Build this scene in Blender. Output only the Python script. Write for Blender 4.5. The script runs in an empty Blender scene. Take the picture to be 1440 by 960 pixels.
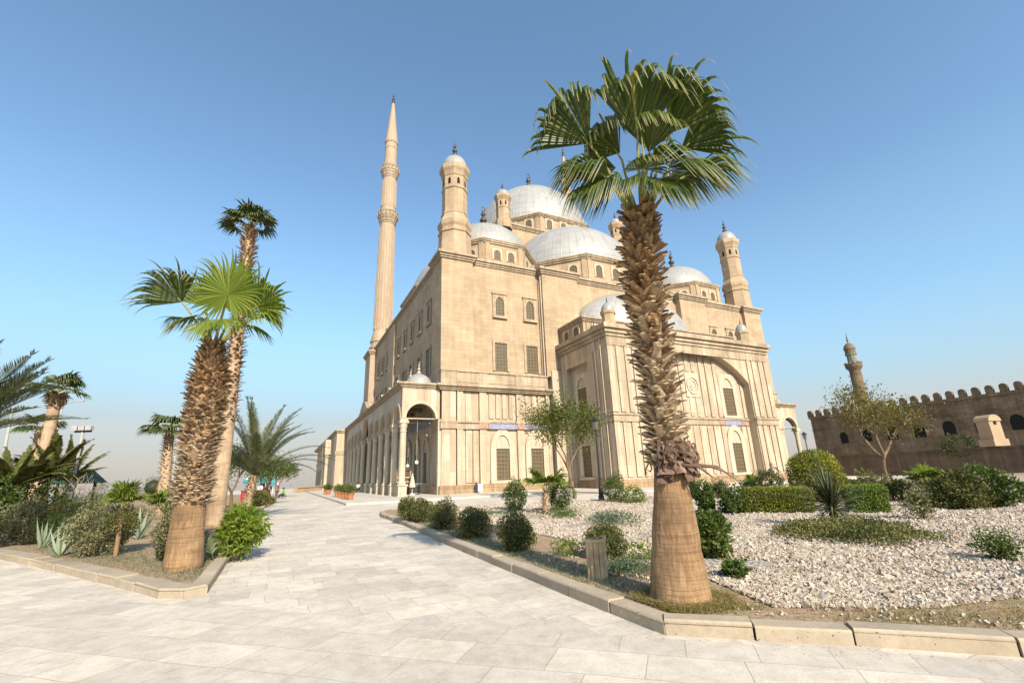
import bpy, math, random
import numpy as np
from math import sin, cos, pi, radians as R, tan, atan2, sqrt
scene = bpy.context.scene
COL = scene.collection
rng = np.random.default_rng(7)
random.seed(7)

# ------------------------------------------------------------------ camera geometry (solved from the photograph)
F, PITCH, ROLL = 649.013, R(16.567), R(-2.0664)
SL = 0.00958                     # the terrace rises gently towards the building
CAM = np.array([0, 0, 1.7])
FW = np.array([0, cos(PITCH), sin(PITCH)])
UP0 = np.array([0, -sin(PITCH), cos(PITCH)]); RT0 = np.array([1., 0, 0])
RT = cos(ROLL)*RT0 + sin(ROLL)*UP0
UP = -sin(ROLL)*RT0 + cos(ROLL)*UP0
def ray(px, py): return F*FW + (px-720)*RT - (py-480)*UP
def G(px, py, h=0.0):
    "ground point (height h above the sloped terrace) seen at a photo pixel"
    r = ray(px, py); t = (h-1.7)/(r[2]-SL*r[1]); return CAM + t*r
def AY(px, py, Y):
    "point at depth Y"
    r = ray(px, py); return CAM + r*(Y/r[1])
def gz(x, y, h=0.0): return SL*y + h
def psize(Y, px): return px*Y/F/cos(PITCH)   # metres for px photo pixels near the horizon at depth Y

# ------------------------------------------------------------------ helpers
def V(*a): return np.array(a, float)
def nrm(a):
    a = np.asarray(a, float); return a/np.linalg.norm(a)

class MB:
    def __init__(s): s.v = []; s.f = []; s.m = []; s.uv = []; s.blk = []
    def add(s, vs, fs, mi=0, uv=None):
        o = len(s.v); s.v.extend([tuple(map(float, p)) for p in vs]); s.blk.append((o, len(s.v), len(s.f), len(s.f)+len(fs)))
        for k, f in enumerate(fs):
            s.f.append([o+i for i in f]); s.m.append(mi)
            s.uv.append(uv[k] if uv is not None else None)
    def box(s, x0, x1, y0, y1, z0, z1, mi=0):
        vs = [(x0,y0,z0),(x1,y0,z0),(x1,y1,z0),(x0,y1,z0),(x0,y0,z1),(x1,y0,z1),(x1,y1,z1),(x0,y1,z1)]
        s.add(vs, [(0,3,2,1),(4,5,6,7),(0,1,5,4),(1,2,6,5),(2,3,7,6),(3,0,4,7)], mi)
    def prism(s, poly, z0, z1, mi=0, cap=True):
        n = len(poly)
        vs = [(p[0],p[1],z0) for p in poly]+[(p[0],p[1],z1) for p in poly]
        fs = [(i,(i+1)%n,n+(i+1)%n,n+i) for i in range(n)]
        if cap: fs += [tuple(range(n-1,-1,-1)), tuple(range(n,2*n))]
        s.add(vs, fs, mi)
    def lathe(s, prof, c=(0,0), n=8, rot=None, mi=0, a0=0, a1=2*pi, sx=1, sy=1):
        "prof: list of (r, z); r is the apothem for n<=12"
        full = abs(a1-a0-2*pi) < 1e-6
        if rot is None: rot = pi/n
        k = 1/cos(pi/n) if n <= 12 else 1
        m = n if full else n+1
        vs = []; fs = []
        for r, z in prof:
            for i in range(m):
                a = a0+rot*(1 if full else 0)+(a1-a0)*i/n
                vs.append((c[0]+r*k*cos(a)*sx, c[1]+r*k*sin(a)*sy, z))
        for j in range(len(prof)-1):
            for i in range(n):
                i2 = (i+1) % m
                fs.append((j*m+i, j*m+i2, (j+1)*m+i2, (j+1)*m+i))
        s.add(vs, fs, mi)
    def tube(s, pts, rad, n=8, mi=0, cap=True, uv=None):
        pts = [np.array(p, float) for p in pts]; N = len(pts)
        if np.isscalar(rad): rad = [rad]*N
        vs = []; prev = None
        for i in range(N):
            t = nrm(pts[min(i+1,N-1)]-pts[max(i-1,0)])
            if prev is None:
                a = np.cross(t, [0,0,1]) if abs(t[2]) < .9 else np.cross(t, [1,0,0])
            else: a = prev - t*np.dot(prev, t)
            a = nrm(a); prev = a; b = np.cross(t, a)
            for k in range(n):
                an = 2*pi*k/n; vs.append(pts[i]+rad[i]*(cos(an)*a+sin(an)*b))
        fs = [(j*n+k, j*n+(k+1)%n, (j+1)*n+(k+1)%n, (j+1)*n+k) for j in range(N-1) for k in range(n)]
        if cap: fs += [tuple(range(n-1,-1,-1)), tuple((N-1)*n+k for k in range(n))]
        s.add(vs, fs, mi, [[uv]*len(f) for f in fs] if uv is not None else None)
    def build(s, name, mats, parent=None, smooth=False, loc=None):
        me = bpy.data.meshes.new(name)
        me.from_pydata(s.v, [], s.f); 
        finish(me, mats, smooth, s.m, s.uv)
        return link(name, me, parent, loc)

def boxuv(me):
    n = len(me.loops); lv = np.empty(n, np.int32); me.loops.foreach_get('vertex_index', lv)
    co = np.empty(len(me.vertices)*3); me.vertices.foreach_get('co', co); co = co.reshape(-1,3)
    pn = np.empty(len(me.polygons)*3); me.polygons.foreach_get('normal', pn); pn = pn.reshape(-1,3)
    lt = np.empty(len(me.polygons), np.int32); me.polygons.foreach_get('loop_total', lt)
    N = np.repeat(pn, lt, axis=0); P = co[lv]
    h = np.hypot(N[:,0], N[:,1]); hh = np.maximum(h, 1e-6)
    tx, ty = -N[:,1]/hh, N[:,0]/hh
    u = np.where(h > .3, P[:,0]*tx+P[:,1]*ty, P[:,0]); v = np.where(h > .3, P[:,2], P[:,1])
    return np.stack([u, v], 1)
def finish(me, mats, smooth=False, mi=None, uvs=None):
    for m in (mats if isinstance(mats, (list, tuple)) else [mats]): me.materials.append(m)
    if mi is not None and any(mi): me.polygons.foreach_set('material_index', mi)
    if smooth: me.polygons.foreach_set('use_smooth', [True]*len(me.polygons))
    me.update()
    uv = boxuv(me)
    if uvs is not None and any(u is not None for u in uvs):
        k = 0
        for p, u in zip(me.polygons, uvs):
            if u is not None:
                for j, q in enumerate(u): uv[p.loop_start+j] = q
    l = me.uv_layers.new(name='UVMap'); l.data.foreach_set('uv', uv.astype(np.float32).ravel())
def link(name, me, parent=None, loc=None):
    o = bpy.data.objects.new(name, me); COL.objects.link(o)
    if parent is not None: o.parent = parent
    if loc is not None: o.location = tuple(float(q) for q in loc)
    return o
def np_mesh(name, verts, faces, mats, uv=None, parent=None, loc=None, smooth=False, mi=None):
    "faces: (n,k) int array, uv: (n,k,2)"
    verts = np.asarray(verts, np.float32); faces = np.asarray(faces, np.int32)
    n, k = faces.shape
    me = bpy.data.meshes.new(name)
    me.vertices.add(len(verts)); me.vertices.foreach_set('co', verts.ravel())
    me.loops.add(n*k); me.loops.foreach_set('vertex_index', faces.ravel())
    me.polygons.add(n); me.polygons.foreach_set('loop_start', np.arange(0, n*k, k, dtype=np.int32))
    me.polygons.foreach_set('loop_total', np.full(n, k, np.int32))
    for m in (mats if isinstance(mats, (list, tuple)) else [mats]): me.materials.append(m)
    if mi is not None: me.polygons.foreach_set('material_index', np.asarray(mi, np.int32))
    me.polygons.foreach_set('use_smooth', np.full(n, bool(smooth)))
    me.update(calc_edges=True)
    l = me.uv_layers.new(name='UVMap')
    if uv is not None: l.data.foreach_set('uv', np.asarray(uv, np.float32).ravel())
    return link(name, me, parent, loc)
def empty(name, loc=(0,0,0), rz=0):
    o = bpy.data.objects.new(name, None); COL.objects.link(o); o.location = tuple(float(q) for q in loc)
    o.rotation_euler = (0,0,rz); o.empty_display_size = .3; return o
def tag(o, label=None, cat=None, group=None, kind=None):
    if label: o['label'] = label
    if cat: o['category'] = cat
    if group: o['group'] = group
    if kind: o['kind'] = kind
    return o

# ------------------------------------------------------------------ materials
class NT:
    def __init__(s, name):
        s.m = bpy.data.materials.new(name); s.m.use_nodes = True; s.t = s.m.node_tree
        s.b = s.t.nodes['Principled BSDF']; s.out = s.t.nodes['Material Output']
    def n(s, ty, **kw):
        x = s.t.nodes.new(ty)
        for k, v in kw.items():
            if k in x.inputs: x.inputs[k].default_value = v
            else: setattr(x, k, v)
        return x
    def l(s, a, b): s.t.links.new(a, b)
    def uv(s): return s.n('ShaderNodeUVMap').outputs[0]
    def obj(s): return s.n('ShaderNodeTexCoord').outputs['Object']
    def noise(s, vec, scale, detail=4, rough=.55):
        x = s.n('ShaderNodeTexNoise'); x.inputs['Scale'].default_value = scale; x.inputs['Detail'].default_value = detail
        x.inputs['Roughness'].default_value = rough; s.l(vec, x.inputs['Vector']); return x.outputs['Fac']
    def ramp(s, fac, stops):
        x = s.n('ShaderNodeValToRGB'); e = x.color_ramp.elements
        while len(e) < len(stops): e.new(.5)
        for q, (p, c) in zip(e, stops): q.position = p; q.color = (*c, 1) if len(c) == 3 else c
        s.l(fac, x.inputs[0]); return x.outputs[0]
    def mix(s, fac, a, b, mode='MIX'):
        x = s.n('ShaderNodeMix'); x.data_type = 'RGBA'; x.blend_type = mode
        for sock, val in ((x.inputs[0], fac), (x.inputs[6], a), (x.inputs[7], b)):
            if isinstance(val, (int, float)): sock.default_value = val
            elif isinstance(val, tuple): sock.default_value = (*val, 1) if len(val) == 3 else val
            else: s.l(val, sock)
        return x.outputs[2]
    def math(s, op, a, b=0., c=None):
        x = s.n('ShaderNodeMath', operation=op)
        for i, q in enumerate((a, b, c)):
            if q is None: continue
            if isinstance(q, (int, float)): x.inputs[i].default_value = q
            else: s.l(q, x.inputs[i])
        return x.outputs[0]
    def bump(s, h, strength=.3, dist=.02):
        x = s.n('ShaderNodeBump'); x.inputs['Strength'].default_value = strength; x.inputs['Distance'].default_value = dist
        s.l(h, x.inputs['Height']); s.l(x.outputs[0], s.b.inputs['Normal'])
    def mapping(s, vec, sc=(1,1,1), rot=(0,0,0), loc=(0,0,0)):
        x = s.n('ShaderNodeMapping'); x.inputs['Scale'].default_value = sc; x.inputs['Rotation'].default_value = rot
        x.inputs['Location'].default_value = loc; s.l(vec, x.inputs[0]); return x.outputs[0]
    def done(s, col, rough=.85, spec=.3):
        if isinstance(col, tuple): s.b.inputs['Base Color'].default_value = (*col, 1)
        else: s.l(col, s.b.inputs['Base Color'])
        s.b.inputs['Roughness'].default_value = rough; s.b.inputs['Specular IOR Level'].default_value = spec
        return s.m

def stone(name, c1, c2, cm, bw, bh, rot=0., offset=.5, mortar=.012, stain=(.75,1.1), streak=.25, bump=.4, rough=.88, squash=1.0, fine=1.0, obj=False):
    t = NT(name); vec = t.obj() if obj else t.uv()
    vec0 = vec
    wob = t.n('ShaderNodeTexNoise'); wob.inputs['Scale'].default_value = .8; t.l(vec, wob.inputs['Vector'])
    add = t.n('ShaderNodeMixRGB', blend_type='LINEAR_LIGHT'); add.inputs[0].default_value = .03
    t.l(vec, add.inputs[1]); t.l(wob.outputs['Color'], add.inputs[2])
    mv = t.mapping(add.outputs[0], rot=(0,0,rot))
    br = t.n('ShaderNodeTexBrick'); br.offset = offset; br.squash = squash
    t.l(mv, br.inputs['Vector'])
    br.inputs['Color1'].default_value = (*c1,1); br.inputs['Color2'].default_value = (*c2,1); br.inputs['Mortar'].default_value = (*cm,1)
    br.inputs['Scale'].default_value = 1; br.inputs['Brick Width'].default_value = bw; br.inputs['Row Height'].default_value = bh
    br.inputs['Mortar Size'].default_value = mortar; br.inputs['Mortar Smooth'].default_value = .2; br.inputs['Bias'].default_value = 0.
    big = t.ramp(t.noise(vec0, .35, 6, .6), [(.3, (stain[0],)*3), (.7, (stain[1],)*3)])
    c = t.mix(1., br.outputs['Color'], big, 'MULTIPLY')
    sv = t.mapping(vec0, sc=(2.2,.16,1))
    st = t.ramp(t.noise(sv, 1.0, 6, .65), [(.42, (1-streak, 1-streak*1.05, 1-streak*1.15)), (.62, (1,1,1))])
    c = t.mix(1., c, st, 'MULTIPLY')
    fn = t.noise(vec0, 9*fine, 8, .7)
    f2 = t.ramp(fn, [(.3, (.86,.86,.86)), (.7, (1.08,1.08,1.08))])
    c = t.mix(1., c, f2, 'MULTIPLY')
    h = t.math('ADD', t.math('MULTIPLY', br.outputs['Fac'], -1.), t.math('MULTIPLY', fn, .5))
    t.bump(h, bump, .02)
    return t.done(c, rough)

M = {}
M['sandstone'] = stone('sandstone', (.52,.38,.24), (.45,.32,.20), (.36,.25,.155), 1.1, .44, stain=(.78,1.12), streak=.12, mortar=.010, bump=.4)
M['shade_stone'] = stone('shaded_sandstone', (.40,.28,.18), (.33,.235,.15), (.24,.17,.11), .95, .36, stain=(.7,1.1), streak=.25)  # copy of the sandstone with shade put into its darker colour
M['marble'] = stone('alabaster_panels', (.615,.49,.35), (.50,.375,.25), (.33,.23,.15), 2.55, .62, rot=pi/2, offset=.37, mortar=.012, stain=(.84,1.10), streak=.22, bump=.35, rough=.6)
M['joint'] = stone('sooty_joint', (.17,.11,.065), (.12,.075,.045), (.1,.06,.04), 3., 3.)
M['pale'] = stone('pale_stone', (.63,.52,.38), (.57,.46,.33), (.42,.32,.22), 1.4, .8, stain=(.85,1.08), streak=.2, mortar=.008)
M['trim'] = stone('cornice_stone', (.55,.43,.30), (.48,.36,.24), (.34,.25,.16), 1.1, .5, stain=(.75,1.12), streak=.3, mortar=.007)
M['shaft'] = stone('minaret_stone', (.50,.37,.255), (.46,.34,.23), (.40,.29,.19), 1.0, .5, stain=(.88,1.08), streak=.1, mortar=.008)
M['plinth'] = stone('plinth_stone', (.52,.36,.21), (.40,.26,.15), (.22,.15,.09), 1.6, .5, stain=(.6,1.2), streak=.3, mortar=.012)
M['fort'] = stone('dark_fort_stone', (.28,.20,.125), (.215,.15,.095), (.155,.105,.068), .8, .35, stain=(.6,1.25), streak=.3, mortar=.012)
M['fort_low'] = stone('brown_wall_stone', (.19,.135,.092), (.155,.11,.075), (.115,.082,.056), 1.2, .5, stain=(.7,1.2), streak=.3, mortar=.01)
M['kerb'] = stone('kerb_stone', (.50,.40,.285), (.43,.335,.235), (.3,.22,.15), 9., 9., stain=(.68,1.15), streak=.08, mortar=.001, fine=1.2, bump=.7)
M['kiosk_stone'] = stone('kiosk_plaster', (.50,.36,.23), (.46,.33,.21), (.45,.32,.2), 3, 3, streak=.1)

def lead(name):
    t = NT(name); o = t.obj()
    sep = t.n('ShaderNodeSeparateXYZ'); t.l(o, sep.inputs[0])
    an = t.math('ARCTAN2', sep.outputs[1], sep.outputs[0])
    nr = t.n('ShaderNodeVectorMath', operation='NORMALIZE'); t.l(o, nr.inputs[0])
    s2 = t.n('ShaderNodeSeparateXYZ'); t.l(nr.outputs[0], s2.inputs[0])
    el = t.math('ARCSINE', s2.outputs[2])
    cmb = t.n('ShaderNodeCombineXYZ'); t.l(an, cmb.inputs[0]); t.l(el, cmb.inputs[1])
    br = t.n('ShaderNodeTexBrick'); br.offset = 0.; t.l(cmb.outputs[0], br.inputs['Vector'])
    br.inputs['Scale'].default_value = 1; br.inputs['Brick Width'].default_value = 2*pi/56; br.inputs['Row Height'].default_value = .1
    br.inputs['Mortar Size'].default_value = .006; br.inputs['Mortar Smooth'].default_value = .8
    br.inputs['Color1'].default_value = (.405,.39,.36,1); br.inputs['Color2'].default_value = (.38,.365,.34,1); br.inputs['Mortar'].default_value = (.335,.318,.29,1)
    w = t.ramp(t.noise(o, .7, 8, .68), [(.3, (.82,.80,.77)), (.5, (.97,.96,.94)), (.7, (1.06,1.05,1.04))])
    c = t.mix(1., br.outputs['Color'], w, 'MULTIPLY')
    t.bump(t.math('MULTIPLY', br.outputs['Fac'], 1.), .5, .05)
    t.b.inputs['Metallic'].default_value = .15
    return t.done(c, .48, .4)
M['lead'] = lead('dome_lead_sheet')

def grille(name):
    t = NT(name); uv = t.uv()
    sep = t.n('ShaderNodeSeparateXYZ'); t.l(uv, sep.inputs[0])
    k = 2*pi/.25
    a = t.math('SINE', t.math('MULTIPLY', sep.outputs[0], k)); b = t.math('SINE', t.math('MULTIPLY', sep.outputs[1], k))
    p = t.math('ABSOLUTE', t.math('MULTIPLY', a, b))
    k2 = 2*pi/.74
    q = t.math('ABSOLUTE', t.math('MULTIPLY', t.math('COSINE', t.math('MULTIPLY', sep.outputs[0], k2)), t.math('COSINE', t.math('MULTIPLY', sep.outputs[1], k2))))
    d = t.math('MULTIPLY', p, t.math('ADD', q, .45))
    c = t.ramp(d, [(.14, (.25,.18,.09)), (.30, (.02,.014,.009))])
    return t.done(c, .55, .4)
M['grille'] = grille('bronze_grille')

def plain(name, c, rough=.7, spec=.3, metal=0., var=.25, scale=6, bump=.0):
    t = NT(name)
    n = t.noise(t.obj(), scale, 5, .6)
    f = t.ramp(n, [(.3, (1-var,)*3), (.7, (1+var*.5,)*3)])
    col = t.mix(1., (*c,1), f, 'MULTIPLY')
    if bump: t.bump(n, bump, .02)
    t.b.inputs['Metallic'].default_value = metal
    return t.done(col, rough, spec)
M['dark'] = plain('dark_opening', (.012,.01,.009), .8)
M['bronze'] = plain('dark_bronze', (.10,.075,.05), .45, .5, .6)
M['iron'] = plain('black_iron', (.02,.022,.024), .5, .4)
M['galv'] = plain('grey_painted_steel', (.42,.39,.36), .5, .4)
M['white'] = plain('white_paint', (.78,.76,.72), .5, var=.1)
M['globe'] = plain('opal_glass', (.82,.80,.76), .25, .5, var=.03)
M['wood'] = plain('aged_wood', (.50,.36,.21), .8, var=.45, scale=4)
M['brownwood'] = plain('dark_wood', (.13,.065,.03), .6, var=.4)
M['terracotta'] = plain('terracotta', (.44,.17,.075), .8)
M['teal'] = plain('teal_canvas', (.07,.29,.32), .7, var=.15)
M['red'] = plain('red_cloth', (.42,.02,.03), .7)
M['purple'] = plain('purple_cloth', (.13,.08,.28), .8)
M['bluecloth'] = plain('dark_blue_cloth', (.03,.035,.07), .9)
M['greybrown'] = plain('brown_cloth', (.14,.10,.085), .9)
M['limegreen'] = plain('lime_green_cloth', (.12,.5,.03), .8, var=.1)
M['skin'] = plain('skin', (.36,.20,.12), .6, var=.05)
M['hair'] = plain('black_hair', (.012,.01,.009), .6)
M['cream'] = plain('cream_cloth', (.6,.52,.38), .9)
M['greenroof'] = plain('green_roof_sheet', (.035,.09,.07), .6)
M['pinkstone'] = plain('pink_inlay_stone', (.48,.25,.18), .7, var=.5, scale=5)
def bluepanel():
    t = NT('blue_inscription_panel'); uv = t.uv()
    w = t.n('ShaderNodeTexWave'); w.wave_type = 'BANDS'; w.inputs['Scale'].default_value = 1.6; w.inputs['Distortion'].default_value = 14
    w.inputs['Detail'].default_value = 3; w.inputs['Detail Scale'].default_value = 2.2
    t.l(uv, w.inputs['Vector'])
    c = t.ramp(w.outputs['Fac'], [(.55, (.20,.21,.34)), (.8, (.38,.36,.39))])
    return t.done(c, .6)
M['blue'] = bluepanel()

# foliage: uv.x = a random value per leaf, uv.y = position along it
def foliage(name, stops, tip=None, transl=.25, rough=.55, spec=.35):
    t = NT(name); sep = t.n('ShaderNodeSeparateXYZ'); t.l(t.uv(), sep.inputs[0])
    c = t.ramp(sep.outputs[0], stops)
    if tip is not None:
        k = t.ramp(sep.outputs[1], [(tip[0], (0,0,0)), (1., (1,1,1))])
        c = t.mix(k, c, tip[1])
    t.done(c, rough, spec)
    tr = t.n('ShaderNodeBsdfTranslucent'); t.l(t.mix(1., c, (1.25,1.3,.7), 'MULTIPLY'), tr.inputs[0])
    mx = t.n('ShaderNodeMixShader'); mx.inputs[0].default_value = transl
    t.l(t.b.outputs[0], mx.inputs[1]); t.l(tr.outputs[0], mx.inputs[2]); t.l(mx.outputs[0], t.out.inputs[0])
    return t.m
M['fan'] = foliage('fan_palm_leaf', [(0,(.04,.065,.010)),(.5,(.085,.115,.017)),(.85,(.16,.175,.03)),(1,(.30,.26,.08))], tip=(.72,(.42,.36,.17)), transl=.3, rough=.38, spec=.55)
M['fanlight'] = foliage('young_fan_palm_leaf', [(0,(.10,.15,.018)),(.5,(.17,.215,.025)),(1,(.25,.27,.05))], tip=(.85,(.36,.32,.15)), transl=.35, rough=.65, spec=.2)
M['fandark'] = foliage('dark_fan_palm_leaf', [(0,(.03,.055,.012)),(.6,(.065,.095,.02)),(1,(.13,.14,.035))], tip=(.75,(.26,.24,.11)), transl=.25, rough=.45, spec=.45)
M['date'] = foliage('date_palm_leaflet', [(0,(.075,.09,.035)),(.6,(.12,.135,.055)),(1,(.22,.20,.10))], tip=(.8,(.3,.27,.15)), transl=.2, rough=.5)
M['petiole'] = foliage('palm_petiole', [(0,(.26,.25,.06)),(1,(.34,.31,.09))], transl=.05, rough=.4)
M['fa_dark'] = foliage('dark_shrub_leaves', [(0,(.025,.042,.009)),(.6,(.06,.085,.016)),(.9,(.12,.13,.03)),(1,(.22,.2,.07))])
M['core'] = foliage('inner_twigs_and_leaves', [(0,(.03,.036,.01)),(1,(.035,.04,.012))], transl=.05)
M['fa_mid'] = foliage('green_shrub_leaves', [(0,(.045,.075,.012)),(.6,(.085,.12,.02)),(1,(.16,.18,.04))])
M['fa_olive'] = foliage('clipped_shrub_leaves', [(0,(.055,.062,.014)),(.5,(.11,.115,.028)),(.8,(.21,.18,.055)),(1,(.32,.25,.10))])
M['fa_pale'] = foliage('variegated_leaves', [(0,(.07,.08,.03)),(.5,(.17,.165,.075)),(1,(.36,.31,.17))])
M['fa_lime'] = foliage('bright_green_leaves', [(0,(.08,.13,.012)),(.5,(.15,.21,.02)),(1,(.27,.30,.045))], transl=.3)
M['fa_gold'] = foliage('golden_hedge_leaves', [(0,(.11,.13,.012)),(.5,(.22,.22,.022)),(1,(.38,.33,.05))], transl=.3)
M['fa_acacia'] = foliage('sparse_acacia_leaves', [(0,(.085,.08,.014)),(.5,(.16,.135,.026)),(1,(.27,.20,.055))], transl=.3)
M['fa_tree'] = foliage('acacia_leaves', [(0,(.05,.07,.01)),(.5,(.115,.135,.02)),(1,(.24,.22,.05))], transl=.3)
M['fa_blue'] = foliage('grey_green_ground_cover', [(0,(.07,.10,.055)),(.6,(.12,.16,.085)),(1,(.2,.22,.12))])
M['fa_dry'] = foliage('dry_grass_blades', [(0,(.19,.14,.045)),(.5,(.29,.21,.075)),(1,(.20,.19,.055))])
M['fa_flower'] = foliage('red_petals', [(0,(.35,.05,.05)),(1,(.55,.13,.10))])
M['agave'] = foliage('agave_leaf', [(0,(.24,.29,.19)),(1,(.36,.40,.26))], transl=.1)
M['yucca'] = foliage('yucca_blade', [(0,(.022,.03,.012)),(.5,(.05,.062,.024)),(1,(.2,.19,.1))], transl=.1)
M['banana'] = foliage('banana_leaf', [(0,(.06,.075,.018)),(.5,(.14,.15,.035)),(1,(.30,.24,.08))], tip=(.8,(.2,.14,.06)), transl=.3)

def bark(name, c1, c2, sc=(6,6,1.2), rings=0., bump=.6):
    t = NT(name); o = t.obj()
    n1 = t.noise(t.mapping(o, sc=sc), 1.6, 8, .65)
    c = t.ramp(n1, [(.3, c1), (.7, c2)])
    big = t.ramp(t.noise(o, 1.3, 5), [(.3, (.58,.56,.55)), (.55, (1.0,.98,.95)), (.75, (1.2,1.14,1.06))])
    c = t.mix(1., c, big, 'MULTIPLY')
    h = n1
    if rings:
        n2 = t.noise(t.mapping(o, sc=(.9,.9,rings)), 1.4, 6, .6)
        c = t.mix(1., c, t.ramp(n2, [(.34, (.78,.76,.74)), (.5, (1.05,1.05,1.05))]), 'MULTIPLY')
        h = t.math('ADD', n1, t.math('MULTIPLY', n2, 1.2))
    t.bump(h, bump, .03)
    return t.done(c, .9, .2)
M['palmbark'] = bark('palm_bark', (.21,.125,.065), (.41,.26,.14), (16,16,2.5), rings=16., bump=.8)
M['palmbark_grey'] = bark('grey_palm_bark', (.34,.23,.14), (.50,.37,.25), (9,9,1.0), rings=5.)
M['treebark'] = bark('tree_bark', (.13,.085,.045), (.30,.21,.13))
M['drybranch'] = bark('dry_branch_bark', (.30,.22,.15), (.42,.33,.24))
def boots(name, lo, hi):
    t = NT(name); sep = t.n('ShaderNodeSeparateXYZ'); t.l(t.uv(), sep.inputs[0])
    c = t.ramp(sep.outputs[0], [(0, lo), (1, hi)])
    n = t.noise(t.mapping(t.obj(), sc=(14,14,5)), 1.5, 6, .6)
    c = t.mix(1., c, t.ramp(n, [(.3, (.62,.6,.58)), (.7, (1.2,1.2,1.2))]), 'MULTIPLY')
    t.bump(n, .5, .01)
    return t.done(c, .85, .25)
M['boots'] = boots('old_leaf_bases', (.12,.068,.033), (.46,.29,.15))
M['boots_pale'] = boots('bleached_leaf_bases', (.24,.155,.085), (.62,.48,.32))
M['fibre'] = boots('purple_brown_fibre', (.10,.06,.042), (.26,.165,.115))

# ------------------------------------------------------------------ leaves, palms, plants
def leafcloud(P, N, L, W, seed=0, jitter=.9, mi=None):
    "P (n,3) leaf bases, N (n,3) outward normals -> folded quad leaves"
    r = np.random.default_rng(seed); n = len(P)
    N = N/np.maximum(np.linalg.norm(N, axis=1, keepdims=True), 1e-6)
    D = N*.8 + r.normal(0, jitter, (n,3)); D /= np.linalg.norm(D, axis=1, keepdims=True)
    q = r.normal(0, 1, (n,3)); S = np.cross(D, q); S /= np.maximum(np.linalg.norm(S, axis=1, keepdims=True), 1e-6)
    l = L*r.uniform(.6, 1.3, (n,1)); w = W*r.uniform(.7, 1.2, (n,1))
    A = P; B = P+D*l*.45+S*w*.5; C = P+D*l; E = P+D*l*.45-S*w*.5
    verts = np.stack([A,B,C,E], 1).reshape(-1,3); faces = np.arange(4*n).reshape(n,4)
    ext = np.maximum(P.max(0)-P.min(0), .05).mean(); q = r.normal(0, 5.5/ext, (5,3))
    pat = np.sin(P@q.T+r.uniform(0,6.28,5)).sum(1)/2.6
    rv = np.clip(.45+.22*pat+r.normal(0,.2,n), 0, .995); uv = np.zeros((n,4,2)); uv[:,:,0] = rv[:,None]; uv[:,:,1] = [0,.5,1,.5]
    return verts, faces, uv
def cat3(parts):
    vs, fs, us = [], [], []; o = 0
    for v, f, u in parts: vs.append(v); fs.append(f+o); us.append(u); o += len(v)
    return np.concatenate(vs), np.concatenate(fs), np.concatenate(us)
def blob_points(n, rad, seed, zmin=0.02, flat=2.0, rough=.12, shell=.35):
    "points in the outer shell of a lumpy superellipsoid whose centre is at rad.z; flat>2 makes it boxier"
    r = np.random.default_rng(seed); d = r.normal(0,1,(int(n*1.5),3)); d /= np.linalg.norm(d,axis=1,keepdims=True)
    k = (np.abs(d)**flat).sum(1)**(-1/flat); 
    ph = r.uniform(0, 6.28, (7,)); fr = r.normal(0, 3.2, (7,3))
    lump = 1+rough*np.sin(d@fr.T+ph).sum(1)/2.2
    s = k*lump*(1-shell*r.uniform(0,1,len(d))**1.6)
    P = d*s[:,None]*np.array(rad); P[:,2] += rad[2]
    ok = P[:,2] > zmin; nn = (d/np.array(rad))
    return P[ok][:n], nn[ok][:n]
def shrub(name, loc, rad, mat, n, leaf, label, cat, group=None, seed=0, flat=2.2, rough=.12, stem=True, blobs=None, shell=.45, width=.55, extra=None, core=0.):
    root = empty(name, loc); parts = []
    for k, (c, rr) in enumerate(blobs or [((0,0,0), rad)]):
        P, N = blob_points(int(n/len(blobs or [1])), rr, seed*17+k, flat=flat, rough=rough, shell=shell)
        P = P + np.array(c); ok = P[:,2] > .01
        parts.append(leafcloud(P[ok], N[ok], leaf, leaf*width, seed*31+k))
    v, f, u = cat3(parts)
    np_mesh('foliage', v, f, mat, u, root)
    if extra is not None: extra(root)
    if core:
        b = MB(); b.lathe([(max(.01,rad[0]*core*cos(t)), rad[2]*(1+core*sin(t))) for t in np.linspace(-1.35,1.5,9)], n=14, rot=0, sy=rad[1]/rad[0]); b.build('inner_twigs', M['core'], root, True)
    if stem:
        b = MB(); r = random.Random(seed)
        for k in range(7):
            a = r.uniform(0, 6.28); q = r.uniform(.3,.75)
            b.tube([(.05*cos(a),.05*sin(a),-.03), (rad[0]*q*.4*cos(a), rad[1]*q*.4*sin(a), rad[2]*.7), (rad[0]*q*cos(a), rad[1]*q*sin(a), rad[2]*(1+.5*r.random()))], [.02,.015,.006], 5)
        b.build('stem', M['treebark'], root)
    return tag(root, label, cat, group)

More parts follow.
